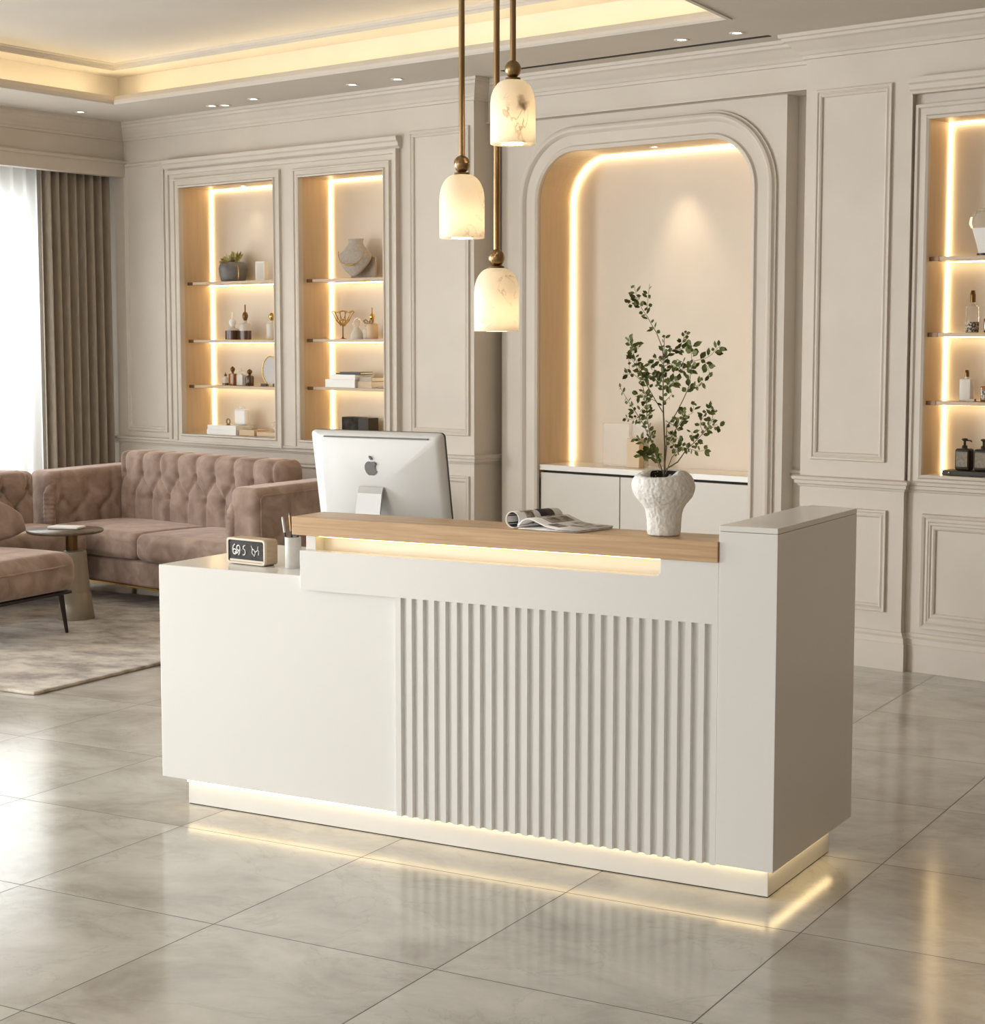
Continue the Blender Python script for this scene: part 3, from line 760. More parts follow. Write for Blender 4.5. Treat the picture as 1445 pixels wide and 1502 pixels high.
def arcp(cx, cz_, rx, rz_, a0, a1, n=12): return [(cx + rx * math.cos(R(a0 + (a1 - a0) * i / n)), cz_ + rz_ * math.sin(R(a0 + (a1 - a0) * i / n))) for i in range(n + 1)]
zc = .050
stroke([arcp(-.055, zc - .007, .0085, .009, 0, 360), arcp(-.048, zc + .002, .016, .018, 110, 200)], .0022)       # 6
stroke([arcp(-.037, zc + .007, .008, .009, 0, 360), [(-.030, zc + .004), (-.031, zc - .010), (-.036, zc - .018)], arcp(-.046, zc - .004, .008, .008, 200, 380)], .0022)  # 9
stroke([[(-.0225, zc + .001), (-.0225, zc - .0005)]], .002, name='digit')
stroke([[(-.005, zc + .017), (-.013, zc + .014), (-.014, zc + .003)], arcp(-.012, zc - .006, .008, .010, 80, -120)], .0019)  # 5
stroke([[(.024, zc + .018), (.030, zc + .008), (.038, zc + .004), (.045, zc - .004), (.038, zc - .018)], [(.030, zc + .008), (.028, zc - .006), (.036, zc - .014)]], .0016)
stroke([[(.058, zc + .018), (.056, zc + .005), (.045, zc - .002)], [(.056, zc + .005), (.061, zc + .002), (.059, zc - .012)]], .0015)

# ------------------------------------------------------------------ pen cup and pens
cp = thing('pen_cup', DESK, (-1.790, .160, DT), 'pale grey ceramic pen cup behind the left end of the oak counter', 'cup')
MB().lathe([(.026, 0), (.0275, .002), (.0275, .104), (.0262, .106), (.0245, .104), (.0245, .006), (.001, .005)], n=32, cap1=False).build('cup_body', 'cup', cp)
pens = [((-.010, -.006), (-.034, -.012), .165, 'alu', .0036, 'silver-ended pen leaning left in the pen cup'), ((-.002, .008), (-.020, .010), .178, 'black', .0032, 'tallest black pen in the pen cup'),
        ((.006, -.006), (-.010, -.004), .172, 'brass', .0030, 'thin brass pen standing in the pen cup'), ((.012, .004), (.018, .006), .140, 'black', .0036, 'short dark pen at the right of the pen cup'),
        ((.004, .012), (.010, .012), .132, 'black', .0034, 'second short dark pen, at the back of the pen cup')]
for (bx, by), (tx, ty), h, mt_, r_, lb in pens:
    t = thing('pen', DESK, (-1.790, .160, DT + .008), lb, 'pen', group='pens in the pen cup')
    a = Vector((bx, by, 0)); b = Vector((tx, ty, h)); mid = a.lerp(b, .68)
    MB().tube([a, mid], r_, n=10).build('barrel', 'black', t)
    MB().tube([mid, a.lerp(b, .97), b], [r_ * 1.15, r_ * 1.15, r_ * .6], n=10).build('cap', mt_, t)

# ------------------------------------------------------------------ magazine
CT = 1.028
mg = thing('magazine', DESK, (-.775, -.004, CT), 'open magazine with its left half rolled up, lying on the oak counter', 'magazine', rz=R(-6))
def ext(mb, curve, y0, y1, th, shear=0.0):
    """thick sheet following curve (x, z), from y0 to y1"""
    n = len(curve); up = []
    for i in range(n):
        a = Vector(curve[max(i - 1, 0)]); b = Vector(curve[min(i + 1, n - 1)]); d = (b - a).normalized(); up.append(Vector((-d.y, d.x)) * th)
    vs = []
    for y in (y0, y1):
        for i, (x, z) in enumerate(curve):
            vs.append((x + shear * (y - y0), y, z)); vs.append((x + up[i].x + shear * (y - y0), y, z + up[i].y))
    fs = []; m2 = 2 * n
    for i in range(n - 1):
        a = 2 * i
        fs += [(a, a + 2, a + 2 + m2, a + m2), (a + 1, a + 1 + m2, a + 3 + m2, a + 3), (a, a + 1, a + 3, a + 2), (a + m2, a + 2 + m2, a + 3 + m2, a + 1 + m2)]
    fs += [(0, m2, m2 + 1, 1), (m2 - 2, m2 - 1, 2 * m2 - 1, 2 * m2 - 2)]
    return mb.add(vs, fs, True)
hump = [(-.058, .010), (-.045, .024), (-.028, .031), (-.010, .030), (.012, .022), (.040, .012), (.080, .007), (.150, .006)]
ext(MB(), hump, 0, .172, .0045, .12).build('page_block', 'paper', mg)
ext(MB(), [(-.062, .0015), (-.02, .0012), (.03, .0008), (.08, .0016), (.150, .002)], .001, .17, .0016, .12).build('cover', 'paper', mg)
ext(MB(), [(.03, .0028), (.09, .0036), (.149, .0040)], .0012, .170, .0022, .12).build('lower_pages', 'maggrey', mg)
# printed pictures on the visible pages
def patch(x0, x1, y0, y1, mat):
    cv = [];
    for i in range(7):
        x = x0 + (x1 - x0) * i / 6
        for a, b in zip(hump, hump[1:]):
            if a[0] <= x <= b[0]: z = a[1] + (b[1] - a[1]) * (x - a[0]) / (b[0] - a[0]); break
        cv.append((x, z + .0048))
    ms = ext(MB(), cv, y0, y1, .0004, .12); ms.v = [(x + .12 * y0, y, z) for x, y, z in ms.v]
    ms.build('picture', mat, mg)
patch(-.040, .030, .040, .150, 'magdark'); patch(.035, .075, .015, .060, 'magdark'); patch(.040, .140, .115, .160, 'maggrey'); patch(.065, .135, .070, .095, 'maggrey')
rc = (-.082, .0275); rr_ = .0255
roll = [(rc[0] + rr_ * math.cos(R(a)), rc[1] + rr_ * 1.0 * math.sin(R(a))) for a in range(-48, 300, 12)]
roll = [(-.055, .011)] + roll
ext(MB(), roll, 0, .172, .0025, .26).build('rolled_pages', 'paper', mg)
def rollpatch(a0, a1, y0, y1, mat):
    c_ = [(rc[0] + (rr_ + .0004) * math.cos(R(a)), rc[1] + (rr_ + .0004) * math.sin(R(a))) for a in range(a0, a1, 8)]
    ms = ext(MB(), c_[::-1], y0, y1, .0007, .26); ms.v = [(x + .26 * y0, y, z) for x, y, z in ms.v]; ms.build('picture', mat, mg)
rollpatch(-30, 60, .03, .060, 'magdark'); rollpatch(10, 100, .085, .140, 'pan'); rollpatch(-40, 10, .085, .12, 'magdark'); rollpatch(60, 110, .02, .07, 'maggrey')
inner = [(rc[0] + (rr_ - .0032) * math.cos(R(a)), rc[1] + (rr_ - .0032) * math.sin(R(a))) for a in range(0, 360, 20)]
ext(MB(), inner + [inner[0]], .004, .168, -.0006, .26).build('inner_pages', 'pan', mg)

# ------------------------------------------------------------------ vase
VX, VY = -.382, .062
vz = thing('sculptural_vase', DESK, (VX, VY, CT), 'rough white mushroom-shaped stone vase on the oak counter', 'vase')
prof = [(.0, .0005), (.046, .0005), (.050, .004), (.051, .03), (.053, .06), (.057, .082), (.072, .100), (.088, .118), (.096, .138), (.094, .160), (.084, .178), (.066, .190), (.050, .193), (.040, .188), (.034, .176), (.032, .15), (.030, .12)]
vm = MB().lathe(prof, n=64, cap0=False, cap1=False)
# dipped, off-centre mouth towards the viewer
shade_skin = MB().lathe([(.0400, .1885), (.0352, .180), (.0330, .165), (.0318, .14), (.001, .138)], n=64, cap0=False, cap1=False)
nv = []; n_outer = len(vm.v)
for x, y, z in vm.v + shade_skin.v:
    r_ = math.hypot(x, y); a = math.atan2(y, x)
    if z > .165:
        dip = max(0, math.cos(a - R(262))) ** 1.5 * .036 * max(0, min(1, (z - .165) / .02)) * max(0, 1 - abs(r_ - .042) / .045); z -= dip
    x *= 1 + .03 * math.sin(3 * a + z * 20); y *= 1 + .02 * math.cos(2 * a)
    nv.append((x, y * .86, z))
vm.v = nv[:n_outer]; shade_skin.v = nv[n_outer:]
vo = vm.build('vase_body', 'vase', vz)
tex = bpy.data.textures.new('hammered', 'VORONOI'); tex.noise_scale = .011; tex.noise_intensity = .9
ss = vo.modifiers.new('sub', 'SUBSURF'); ss.levels = ss.render_levels = 3
dm = vo.modifiers.new('dimples', 'DISPLACE'); dm.texture = tex; dm.strength = .0026; dm.mid_level = .5
shade_skin.build('mouth_shade', 'dark', vz)  # near-black skin colours in the shade inside the vase mouth

# ------------------------------------------------------------------ branches
br = thing('leafy_branches', DESK, (VX, VY, CT + .15), 'tall loose green leafy branches standing in the white vase', 'branches')
PX = .000459; PZ = .000424   # metres per unit of the traced drawing
def q3(p, dpt):
    return Vector(((p[0] - 532) * PX, dpt, (1400 - p[1]) * PZ + .022))
def leaf_mesh(mb, pos, d, L, wd_, nrm):
    d = d.normalized(); s_ = d.cross(nrm).normalized(); n2 = s_.cross(d)
    P = [pos, pos + d * L * .3 + s_ * wd_ * .42 + n2 * .0006, pos + d * L * .62 + s_ * wd_ * .46, pos + d * L, pos + d * L * .62 - s_ * wd_ * .46, pos + d * L * .3 - s_ * wd_ * .42 + n2 * .0006,
         pos + d * L * .33 - n2 * L * .07, pos + d * L * .66 - n2 * L * .06]
    mb.add(P, [(0, 1, 6), (1, 2, 7, 6), (2, 3, 7), (3, 4, 7), (4, 5, 6, 7), (5, 0, 6)], True)
rnd = random.Random(11)
# (points, start depth, end depth, start radius, leaf spacing or 0, first leafy fraction, leaf size)
BR = [
 ([(535, 1420), (530, 1200), (525, 950), (525, 800), (521, 560), (520, 440)], 0, .0, .0034, 26, .52, 1.0),
 ([(521, 580), (505, 500), (480, 410), (450, 350), (425, 310), (385, 250), (365, 190), (350, 120), (338, 85)], 0, -.03, .0014, 34, .30, 1.0),
 ([(425, 270), (425, 200), (442, 140), (455, 80)], -.02, -.03, .0009, 40, .2, .9),
 ([(355, 170), (320, 190), (290, 215)], -.02, -.02, .0009, 22, .1, 1.0),
 ([(530, 1410), (470, 1290), (420, 1150), (388, 1000), (370, 870), (320, 740), (270, 695), (190, 700)], .01, .05, .0020, 26, .30, .95),
 ([(425, 1170), (340, 1040), (270, 950), (200, 870), (135, 805), (110, 785)], .02, .10, .0015, 42, .25, .9),
 ([(340, 1050), (290, 1000), (240, 1020), (190, 1005)], .05, .07, .0010, 26, .2, .9),
 ([(526, 965), (470, 870), (430, 770), (385, 650), (345, 540), (320, 440)], 0, -.05, .0016, 24, .35, 1.05),
 ([(385, 660), (340, 590), (325, 620)], -.04, -.05, .0010, 24, .2, 1.05),
 ([(345, 540), (372, 480), (400, 520)], -.05, -.05, .0010, 24, .2, 1.05),
 ([(524, 810), (470, 760), (420, 690), (360, 680), (340, 740)], 0, .04, .0012, 20, .2, .95),
 ([(526, 890), (570, 850), (615, 825)], 0, -.03, .0014, 40, .5, .9),
 ([(524, 780), (560, 770), (610, 740), (670, 740)], 0, -.04, .0012, 17, .15, 1.15),
 ([(522, 640), (570, 620), (640, 650), (700, 660), (765, 650)], 0, -.04, .0013, 20, .1, 1.0),
 ([(640, 590), (700, 620), (765, 655)], -.03, -.04, .0010, 26, .1, 1.0),
 ([(521, 600), (560, 530), (620, 520), (670, 510)], 0, .04, .0012, 20, .1, 1.0),
 ([(600, 530), (610, 470), (635, 410)], .03, .04, .0009, 30, .2, .9),
 ([(521, 620), (480, 600), (440, 590), (400, 640)], 0, .03, .0012, 18, .1, 1.0),
 ([(523, 700), (490, 680), (450, 700), (430, 750)], 0, .05, .0012, 18, .1, 1.0),
 ([(538, 1400), (560, 1200), (575, 1050), (650, 960), (700, 860), (745, 770), (775, 650), (800, 600), (880, 580), (930, 555)], -.01, -.09, .0019, 60, .62, 1.3),
 ([(790, 610), (785, 540), (800, 500)], -.08, -.09, .0009, 24, .3, 1.5),
 ([(745, 780), (830, 760), (880, 735)], -.06, -.10, .0009, 30, .3, 1.05),
 ([(880, 600), (910, 650), (930, 695)], -.09, -.10, .0008, 26, .1, 1.1),
 ([(930, 555), (960, 520), (1000, 495)], -.09, -.10, .0007, 34, .2, 1.2),
 ([(545, 1200), (590, 1120), (650, 1040), (700, 980), (755, 950), (770, 870)], -.01, -.04, .0016, 24, .38, 1.05),
 ([(560, 1010), (590, 1040), (640, 990), (650, 940)], -.02, .02, .0011, 24, .2, 1.0),
 ([(545, 1350), (640, 1290), (715, 1200), (780, 1150), (850, 1075), (900, 1010), (940, 920)], -.01, -.07, .0022, 30, .40, 1.05),
 ([(850, 1075), (830, 1020), (870, 960), (930, 910)], -.06, -.08, .0009, 24, .2, 1.0),
 ([(900, 1060), (950, 1020), (985, 1040)], -.07, -.08, .0007, 30, .3, 1.0),
 ([(560, 1380), (610, 1260), (690, 1180), (780, 1195), (830, 1205), (890, 1190)], -.02, -.08, .0014, 36, .35, 1.05),
 ([(690, 1180), (640, 1130), (560, 1110)], -.03, .0, .0010, 20, .2, 1.0),
 ([(560, 1130), (600, 1170), (620, 1220)], -.02, .0, .0010, 22, .2, 1.0),
 ([(780, 1150), (770, 1080)], -.05, -.06, .0008, 30, .4, 1.0),
 ([(470, 1290), (400, 1190), (350, 1150), (300, 1140)], .0, .03, .0012, 24, .2, .95),
 ([(420, 1160), (440, 1110)], .01, .0, .0009, 26, .5, .9),
 ([(388, 1010), (400, 960), (420, 940)], .03, .02, .0008, 26, .5, .9),
 ([(500, 1340), (470, 1230), (420, 1220), (400, 1260)], .0, -.03, .0012, 15, .25, 1.1),
 ([(505, 1350), (490, 1280), (520, 1240)], .0, -.03, .0010, 18, .3, 1.1),
 ([(470, 880), (430, 860), (385, 830), (350, 850)], .0, -.02, .0010, 20, .2, 1.0),
 ([(300, 960), (320, 930)], .06, .06, .0008, 20, .2, 1.0),
 ([(235, 700), (215, 590), (205, 560)], .05, .06, .0006, 26, .75, 1.0),
]
for pts, d0_, d1_, r0, sp, f0, ls in BR:
    n_ = len(pts); P3 = [q3(p, d0_ + (d1_ - d0_) * i / (n_ - 1) + .006 * math.sin(i * 1.7)) for i, p in enumerate(pts)]
    st = MB().tube(P3, [max(r0 * (1 - .75 * i / (n_ - 1)), .0006) for i in range(n_)], n=6).build('stem', 'stem', br)
    lv = MB(); tot = sum((P3[i + 1] - P3[i]).length for i in range(n_ - 1)); step = sp * .00045; d = tot * f0; sd = 1
    while d < tot + 1e-6:
        a = 0
        for i in range(n_ - 1):
            l = (P3[i + 1] - P3[i]).length
            if a + l >= d or i == n_ - 2:
                p = P3[i].lerp(P3[i + 1], min(1, (d - a) / l)); t = (P3[i + 1] - P3[i]).normalized(); break
            a += l
        for _ in range(3 if rnd.random() < .25 else (2 if rnd.random() < .6 else 1)):
            side = Vector((t.z, 0, -t.x)) * sd
            dr = (t * rnd.uniform(.1, .9) + side * rnd.uniform(.5, 1) + Vector((0, rnd.uniform(-.8, .8), rnd.uniform(-.1, .3)))).normalized()
            st_ = p + dr * .003
            leaf_mesh(lv, st_, dr, .0180 * ls * rnd.uniform(.6, 1.35), .0112 * ls * rnd.uniform(.75, 1.25), Vector((rnd.uniform(-.6, .6), -1, rnd.uniform(-.5, .9))).normalized())
            sd = -sd
        d += step * rnd.uniform(.6, 1.35)
    if lv.v: lv.build('leaves', 'leaf', st, fix=False)

# ------------------------------------------------------------------ pendants
def pendant(px, zb, dist, label, mat='alabaster'):
    x = (px - 722.5) / 2616 * dist
    t = thing('pendant_lamp', WORLD, (x, dist, zb), label, 'pendant lamp', group='alabaster pendant lamps over the desk')
    k = dist / 5.75; r = .0722 * k; h = .202 * k
    pf = [(r * .60, .004), (r * .985, 0), (r, .003)] + [(r, h * .25), (r, h * .62)]
    for i in range(1, 9):
        a = PI / 2 * i / 8; pf.append((r * .30 + r * .70 * math.cos(a), h * .62 + h * .38 * math.sin(a)))
    pf += [(r * .12, h)]
    inn = [(max(a - .010, .004), max(.004, b - .008)) for a, b in pf[2:]]
    o = MB().lathe(pf + inn[::-1] + [(r * .60, .004)], n=48, cap0=False, cap1=False).build('lamp_shade', mat, t)
    MB().lathe([(.001, .010), (.030 * k, .008), (.034 * k, .0)], n=24, c=(0, 0, .0), cap0=False, cap1=False).build('light_aperture', 'lampglow', t)
    MB().lathe([(.001, 0), (r * .34, 0), (r * .34, .005), (.006, .007)], c=(0, 0, h + .001), n=32).build('cap_plate', 'brass_dark', t)
    b = .0262 * k; zc_ = h + .006 + b * 1.04
    MB().lathe([(max(.001, b * math.sin(PI * i / 16)), -b * 1.08 * math.cos(PI * i / 16)) for i in range(17)], c=(0, 0, zc_), n=32).build('brass_ball', 'brass', t)
    MB().lathe([(.0098 * k, 0), (.0098 * k, CEIL - zb - zc_ - b - .02)], c=(0, 0, zc_ + b - .001), n=24).build('rod', 'brass', t)
    MB().lathe([(.055, 0), (.055, .019), (.001, .0195)], c=(0, 0, CEIL - zb - .02), n=32).build('ceiling_canopy', 'brass', t)
    d = bpy.data.lights.new('pendant_bulb', 'POINT'); d.energy = .34; d.color = (1, .74, .44); d.shadow_soft_size = .022
    l = bpy.data.objects.new('pendant_bulb', d); COL.objects.link(l); l.location = (x, dist, zb + h * .33)
pendant(678, 1.924, 5.78, 'left of the three alabaster pendants on brass rods, hanging at middle height')
pendant(728.5, 1.627, 5.96, 'lowest of the three alabaster pendants on brass rods')
pendant(752, 2.214, 5.70, 'highest of the three alabaster pendants, with a dark vein', 'alabaster_vein')

# ------------------------------------------------------------------ curtains
def drape(name, t0, t1, off_, z0, z1, amp, nf, mat, label, cat, flare=.0, seed=1, px=None):
    rn = random.Random(seed); ph = [rn.uniform(-.5, .5) for _ in range(nf * 2 + 4)]
    m = MB(); nx = nf * 14; nz = 14; vs = []
    for j in range(nz + 1):
        fz = j / nz; z = z0 + (z1 - z0) * fz
        for i in range(nx + 1):
            f = i / nx; t = t0 + (t1 - t0) * f; k_ = f * nf; ki = int(k_)
            a_ = amp * (1 + .35 * ph[min(ki, len(ph) - 1)]) * (.75 + .25 * (1 - fz))
            o = math.sin(2 * PI * k_ + .5 * ph[(ki + 3) % len(ph)] * math.sin(PI * (k_ - ki)))
            o = (1 if o > 0 else -1) * abs(o) ** .7 * a_
            tt = t + .25 * (t1 - t0) / nf * math.sin(4 * PI * k_) * .25
            vs.append((lw * tt + off_ + o, -tt, z))
    fs = [(j * (nx + 1) + i, j * (nx + 1) + i + 1, (j + 1) * (nx + 1) + i + 1, (j + 1) * (nx + 1) + i) for j in range(nz) for i in range(nx)]
    m.add(vs, fs, True); o = m.build(name, mat, frame=WALL, fix=False)
    if mat == 'curtain':
        s_ = o.modifiers.new('thick', 'SOLIDIFY'); s_.thickness = .004
    return tag(o, label, cat)
drape('drape_curtain', .045, .655, -.12, .015, 2.80, .035, 8, 'curtain', 'taupe floor-length drape hanging at the right of the sheer', 'curtain')
drape('sheer_curtain', .64, 4.3, -.19, .015, 2.80, .022, 34, 'sheer', 'white translucent sheer glowing across the window', 'curtain', seed=5)

# ------------------------------------------------------------------ rug
m = MB(); m.rbox((0, 0, .009), (2.7, 2.62, .016), .007, n=(60, 60, 1), k=2)
m.v = [(x + .004 * math.sin(y * 61 + x * 7), y + .004 * math.sin(x * 53 + y * 5), z) for x, y, z in m.v]
rg = m.build('area_rug', 'rug', frame=DESK @ Matrix.Translation((-3.955 - 1.35, 1.15 + 1.31, 0)))
tag(rg, 'mottled grey beige rug under the velvet seating', 'rug')

# ------------------------------------------------------------------ sofas
def tuft(x, z, w_, z1, z2, x0):
    """bulge 0..1 for a diamond tufted back: pleats above z1, crossing to a half offset row at z2"""
    f = 0 if z >= z1 else (1 if z <= z2 else (z1 - z) / (z1 - z2))
    f = f * f * (3 - 2 * f) if 0 < f < 1 else f
    g = ((x - x0) / w_) % 1.0
    ds = []
    for o in (.5 * f, -.5 * f):
        e = (g - o) % 1.0; ds.append(min(e, 1 - e) * w_)
    d = min(ds)
    h = 1 - math.exp(-(d / .022) ** 1.2)
    b1 = min(g, 1 - g) * w_; b2 = abs(g - .5) * w_
    pit = math.exp(-((b1 ** 2 + (z - z1) ** 2) / .016 ** 2)) + math.exp(-((b2 ** 2 + (z - z2) ** 2) / .016 ** 2))
    return h, pit
def sofa_back(w_, h_, th, zb, pl, z1, z2, amp=.024, r=.05):
    def fn(p):
        if p.y < -th / 2 + r * 1.01 or p.z > h_ / 2 - r:
            z = p.z + h_ / 2 + zb
            h, pit = tuft(p.x, z, pl, z1, z2, 0)
            e = min(1, max(0, (w_ / 2 - abs(p.x)) / .04))
            wt = 1 if p.y < -th / 2 + r * .5 else .45
            p = Vector((p.x, p.y - (amp * h - .030 * pit) * e * wt + (0 if p.y < 0 else 0), p.z + (amp * .55 * h * e if p.z > h_ / 2 - r else 0)))
        return p
    m = MB(); m.rbox((0, 0, h_ / 2 + zb), (w_, th, h_), r, n=(int(w_ / .0085), 4, int(h_ / .012)), k=5, fn=fn); return m
sf = thing('tufted_sofa', WALL, (1.675, -.83, 0), 'dusty rose velvet two-seat sofa with tufted back, behind the desk', 'sofa')
SW = 2.17; FD = -.41; BD = .41   # outer width, front y, back y
AW = .215; AH = .785
IN = SW / 2 - AW
sofa_back(1.56, .50, .20, .375, .178, .745, .605).build('backrest', 'velvet', sf).location = (-.105, .255, 0)
MB().rbox((0, .365, .42), (2 * IN + .02, .08, .60), .03, n=(8, 2, 4), k=3).build('back_frame', 'velvet', sf)
# seat cushions
def cushion(cx, cy, cz_, sx, sy_, sz, par, name='seat_cushion', puff=.022, r=.045):
    def fn(p):
        fx = max(0, 1 - (2 * p.x / sx) ** 2); fy = max(0, 1 - (2 * p.y / sy_) ** 2)
        fz = p.z / (sz / 2)
        return Vector((p.x, p.y - (.012 * fx if p.y < -sy_ / 2 + r else 0), p.z + puff * fz * (fx * fy) ** .5 * (1 if fz > 0 else .2)))
    return MB().rbox((0, 0, 0), (sx, sy_, sz), r, n=(12, 12, 4), k=5, fn=fn).build(name, 'velvet', par)
for sx_ in (-1, 1):
    o = cushion(0, 0, 0, IN - .004, .62, .155, sf); o.location = (sx_ * IN / 2, -.105, .365)
MB().rbox((0, 0, .205), (2 * IN + .01, .78, .15), .02, n=(8, 4, 2), k=3).build('seat_rail', 'velvet', sf).location = (0, 0, .0)
MB().box(-SW / 2 + .02, SW / 2 - .02, FD + .012, BD - .02, .118, .130).build('gold_base_band', 'gold', sf)
for sx_ in (-1, 1):
    for sy_ in (-1, 1):
        MB().lathe([(.014, .018 if sy_ < 0 else 0), (.020, .12)], c=(sx_ * (SW / 2 - .1), sy_ * .33, 0), n=12).build('leg', 'leg_metal', sf)
def arm(sx_, tufts=True):
    x0 = sx_ * (SW / 2 - AW / 2)
    def fn(p):
        # inner roll: front edge rounded and tufted inner face
        if tufts and p.x * sx_ < 0 and p.z > -.15:
            z = p.z + AH / 2 + .07
            h, pit = tuft(p.y, z, .19, .62, .52, .08)
            wt = min(1, max(0, (-p.x * sx_ - .02) / .06)) * min(1, max(0, (.38 - abs(p.y)) / .05))
            p = Vector((p.x - sx_ * (.014 * h - .018 * pit) * wt, p.y, p.z))
        if p.z > 0: p = Vector((p.x, p.y, p.z + .010 * (p.y / .4)))
        return p
    a_ = MB().rbox((0, 0, AH / 2 + .065), (AW, .82, AH - .13), .045, n=(6, 50, 44), k=5, fn=fn).build('armrest', 'velvet', sf)
    a_.location = (x0, 0, 0)
    # piping on the outer side
    xo = sx_ * (AW / 2 + .0005); zz = AH - .04
    pp_ = [(xo, -.36, .16), (xo, -.362, zz - .03), (xo, -.34, zz - .012), (xo, 0, zz - .004), (xo, .38, zz + .004)]
    MB().tube(pp_, .005, n=6).build('piping', 'velvet', a_)
    # gathered inner front roll
    xi = -sx_ * (AW / 2 + .002)
    ms = MB(); pts = []; rs = []
    for i in range(60):
        f = i / 59; z = .29 + (AH - .075 - .29) * f
        y = -.385 - .012 * math.sin(PI * f); xx = xi + sx_ * .02 * f
        if f > .8: y += .05 * ((f - .8) / .2) ** 2
        pts.append((xx, y, z)); rs.append(.036 * (1 - .35 * max(0, (f - .8) / .2)) * (1 + .055 * math.sin(i * 1.6)))
    ms.tube(pts, rs, n=14).build('front_roll', 'velvet', a_)
arm(-1); arm(1)

# second sofa along the window, only its backrest end shows
s2 = thing('tufted_sofa', WALL, (.97, -2.27, .018), 'matching rose velvet sofa by the window, cut by the left edge', 'sofa', rz=R(90))
sofa_back(1.90, .44, .20, .32, .178, .66, .53).build('backrest', 'velvet', s2).location = (0, .28, 0)
o = cushion(0, 0, 0, 1.88, .56, .155, s2); o.location = (0, -.10, .365)
MB().rbox((0, 0, .205), (1.88, .68, .15), .02, n=(8, 4, 2), k=3).build('seat_rail', 'velvet', s2)
for a_ in (-1, 1):
    for b_ in (-1, 1): MB().lathe([(.014, 0), (.020, .14)], c=(a_ * .85, b_ * .28, 0), n=12).build('leg', 'leg_metal', s2)

# ------------------------------------------------------------------ lounge chair
A = Matrix.Rotation(R(15), 4, 'Z') @ Vector((.31, .36, 0))
ch = thing('lounge_chair', WALL, (2.20 - A.x, -2.10 - A.y, .017), 'rose velvet lounge chair with dark metal legs at the left edge', 'chair', rz=R(15))
o = cushion(0, 0, 0, .70, .82, .20, ch, puff=.025, r=.07); o.location = (.015, 0, .335)
# seam piping round the cushion
MB().tube([(.015 + .352 * math.copysign(abs(math.cos(a)) ** .28, math.cos(a)), .412 * math.copysign(abs(math.sin(a)) ** .28, math.sin(a)), .375) for a in [2 * PI * i / 72 for i in range(72)]], .0045, n=6, closed=True).build('seam_piping', 'velvet', ch)
MB().rbox((0, 0, .222), (.66, .78, .018), .008, n=(2, 2, 1), k=2).build('seat_frame', 'leg_metal', ch)
# curved back shell
m = MB(); nb = 30
def shell_pt(f, g, o_):
    a = -1 + 2 * f; y = .43 * a; x = -.30 + .09 * a * a - o_ * .11
    top = .70 - .10 * max(0, abs(a) - .55) / .45 - .05 * a * a; z = .44 + (top - .44) * g
    x -= .06 * g
    bul = .03 * math.sin(PI * g)
    return (x + (bul if o_ < .5 else -bul), y, z)
def shellf():
    vs = []; ng = 12; ring = []
    for i in range(nb + 1):
        f = i / nb; row = []
        sq = max(.12, (1 - abs(-1 + 2 * f) ** 6)) 
        for j in range(24):
            a = 2 * PI * j / 24; g = .5 + .5 * math.sin(a) ; o_ = .5 - .5 * math.cos(a) * (1 if True else 1)
            aa = -1 + 2 * f
            y = .62 * aa; xc = -.42 + .22 * aa * aa - .05 * g
            top = .725 - .05 * aa ** 4 ; hz = (top - .445) / 2 * (sq ** .35)
            z = .445 + (top - .445) / 2 + hz * math.copysign(abs(math.sin(a)) ** .7, math.sin(a))
            x = xc + .065 * (sq ** .4) * math.copysign(abs(math.cos(a)) ** .7, math.cos(a))
            row.append((x, y, z))
        vs += row
    fs = []
    for i in range(nb):
        for j in range(24): a = i * 24 + j; b = i * 24 + (j + 1) % 24; fs.append((a, b, b + 24, a + 24))
    fs += [tuple(range(24)), tuple(range(nb * 24 + 23, nb * 24 - 1, -1))]
    return MB().add(vs, fs, True)
shellf().build('backrest', 'velvet', ch)
for y in (-.3, .3): MB().tube([(-.30, y, .225), (-.40, y, .30), (-.38, y * 1.05, .46)], .012, n=10).build('back_post', 'leg_metal', ch)
for (x, y) in ((.29, .34), (.29, -.34), (-.27, .34), (-.27, -.34)):
    MB().tube([(x, y, .215), (x + .02, y + (.02 if y > 0 else -.02), 0)], [.016, .009], n=12).build('leg', 'leg_metal', ch)

# ------------------------------------------------------------------ side table
tb = thing('side_table', WALL, (1.775, -1.80, .017), 'round dark-topped side table with tapered taupe pedestal, before the sofa', 'table')
MB().lathe([(.001, .0), (.205, .0), (.214, .006), (.216, .014), (.212, .018), (.001, .019)], c=(0, 0, .492), n=64).build('table_top', 'table_top', tb)
MB().lathe([(.034, .385), (.034, .492)], n=32).build('neck', 'brass_dark', tb).location = (.028, .025, 0)
MB().lathe([(.103, 0), (.105, .004), (.084, .150), (.083, .151), (.083, .154), (.0825, .155), (.066, .368), (.064, .385), (.058, .390), (.001, .391)], n=64).build('pedestal', 'table_base', tb).location = (.040, .035, 0)
bk = MB().rbox((0, 0, .008), (.19, .11, .014), .006, n=(2, 2, 1), k=3).build('booklet', 'paper', frame=WALL @ Matrix.Translation((1.755, -1.775, .528)) @ Matrix.Rotation(R(28), 4, 'Z'))
tag(bk, 'small white booklet lying on the round side table', 'booklet')

# ------------------------------------------------------------------ things on the shelves
def W_(name, x, z, y, label, cat, group=None, rz=0): return thing(name, WALL, (x, y, z + .0005), label, cat, rz=rz, group=group)
YB = .13
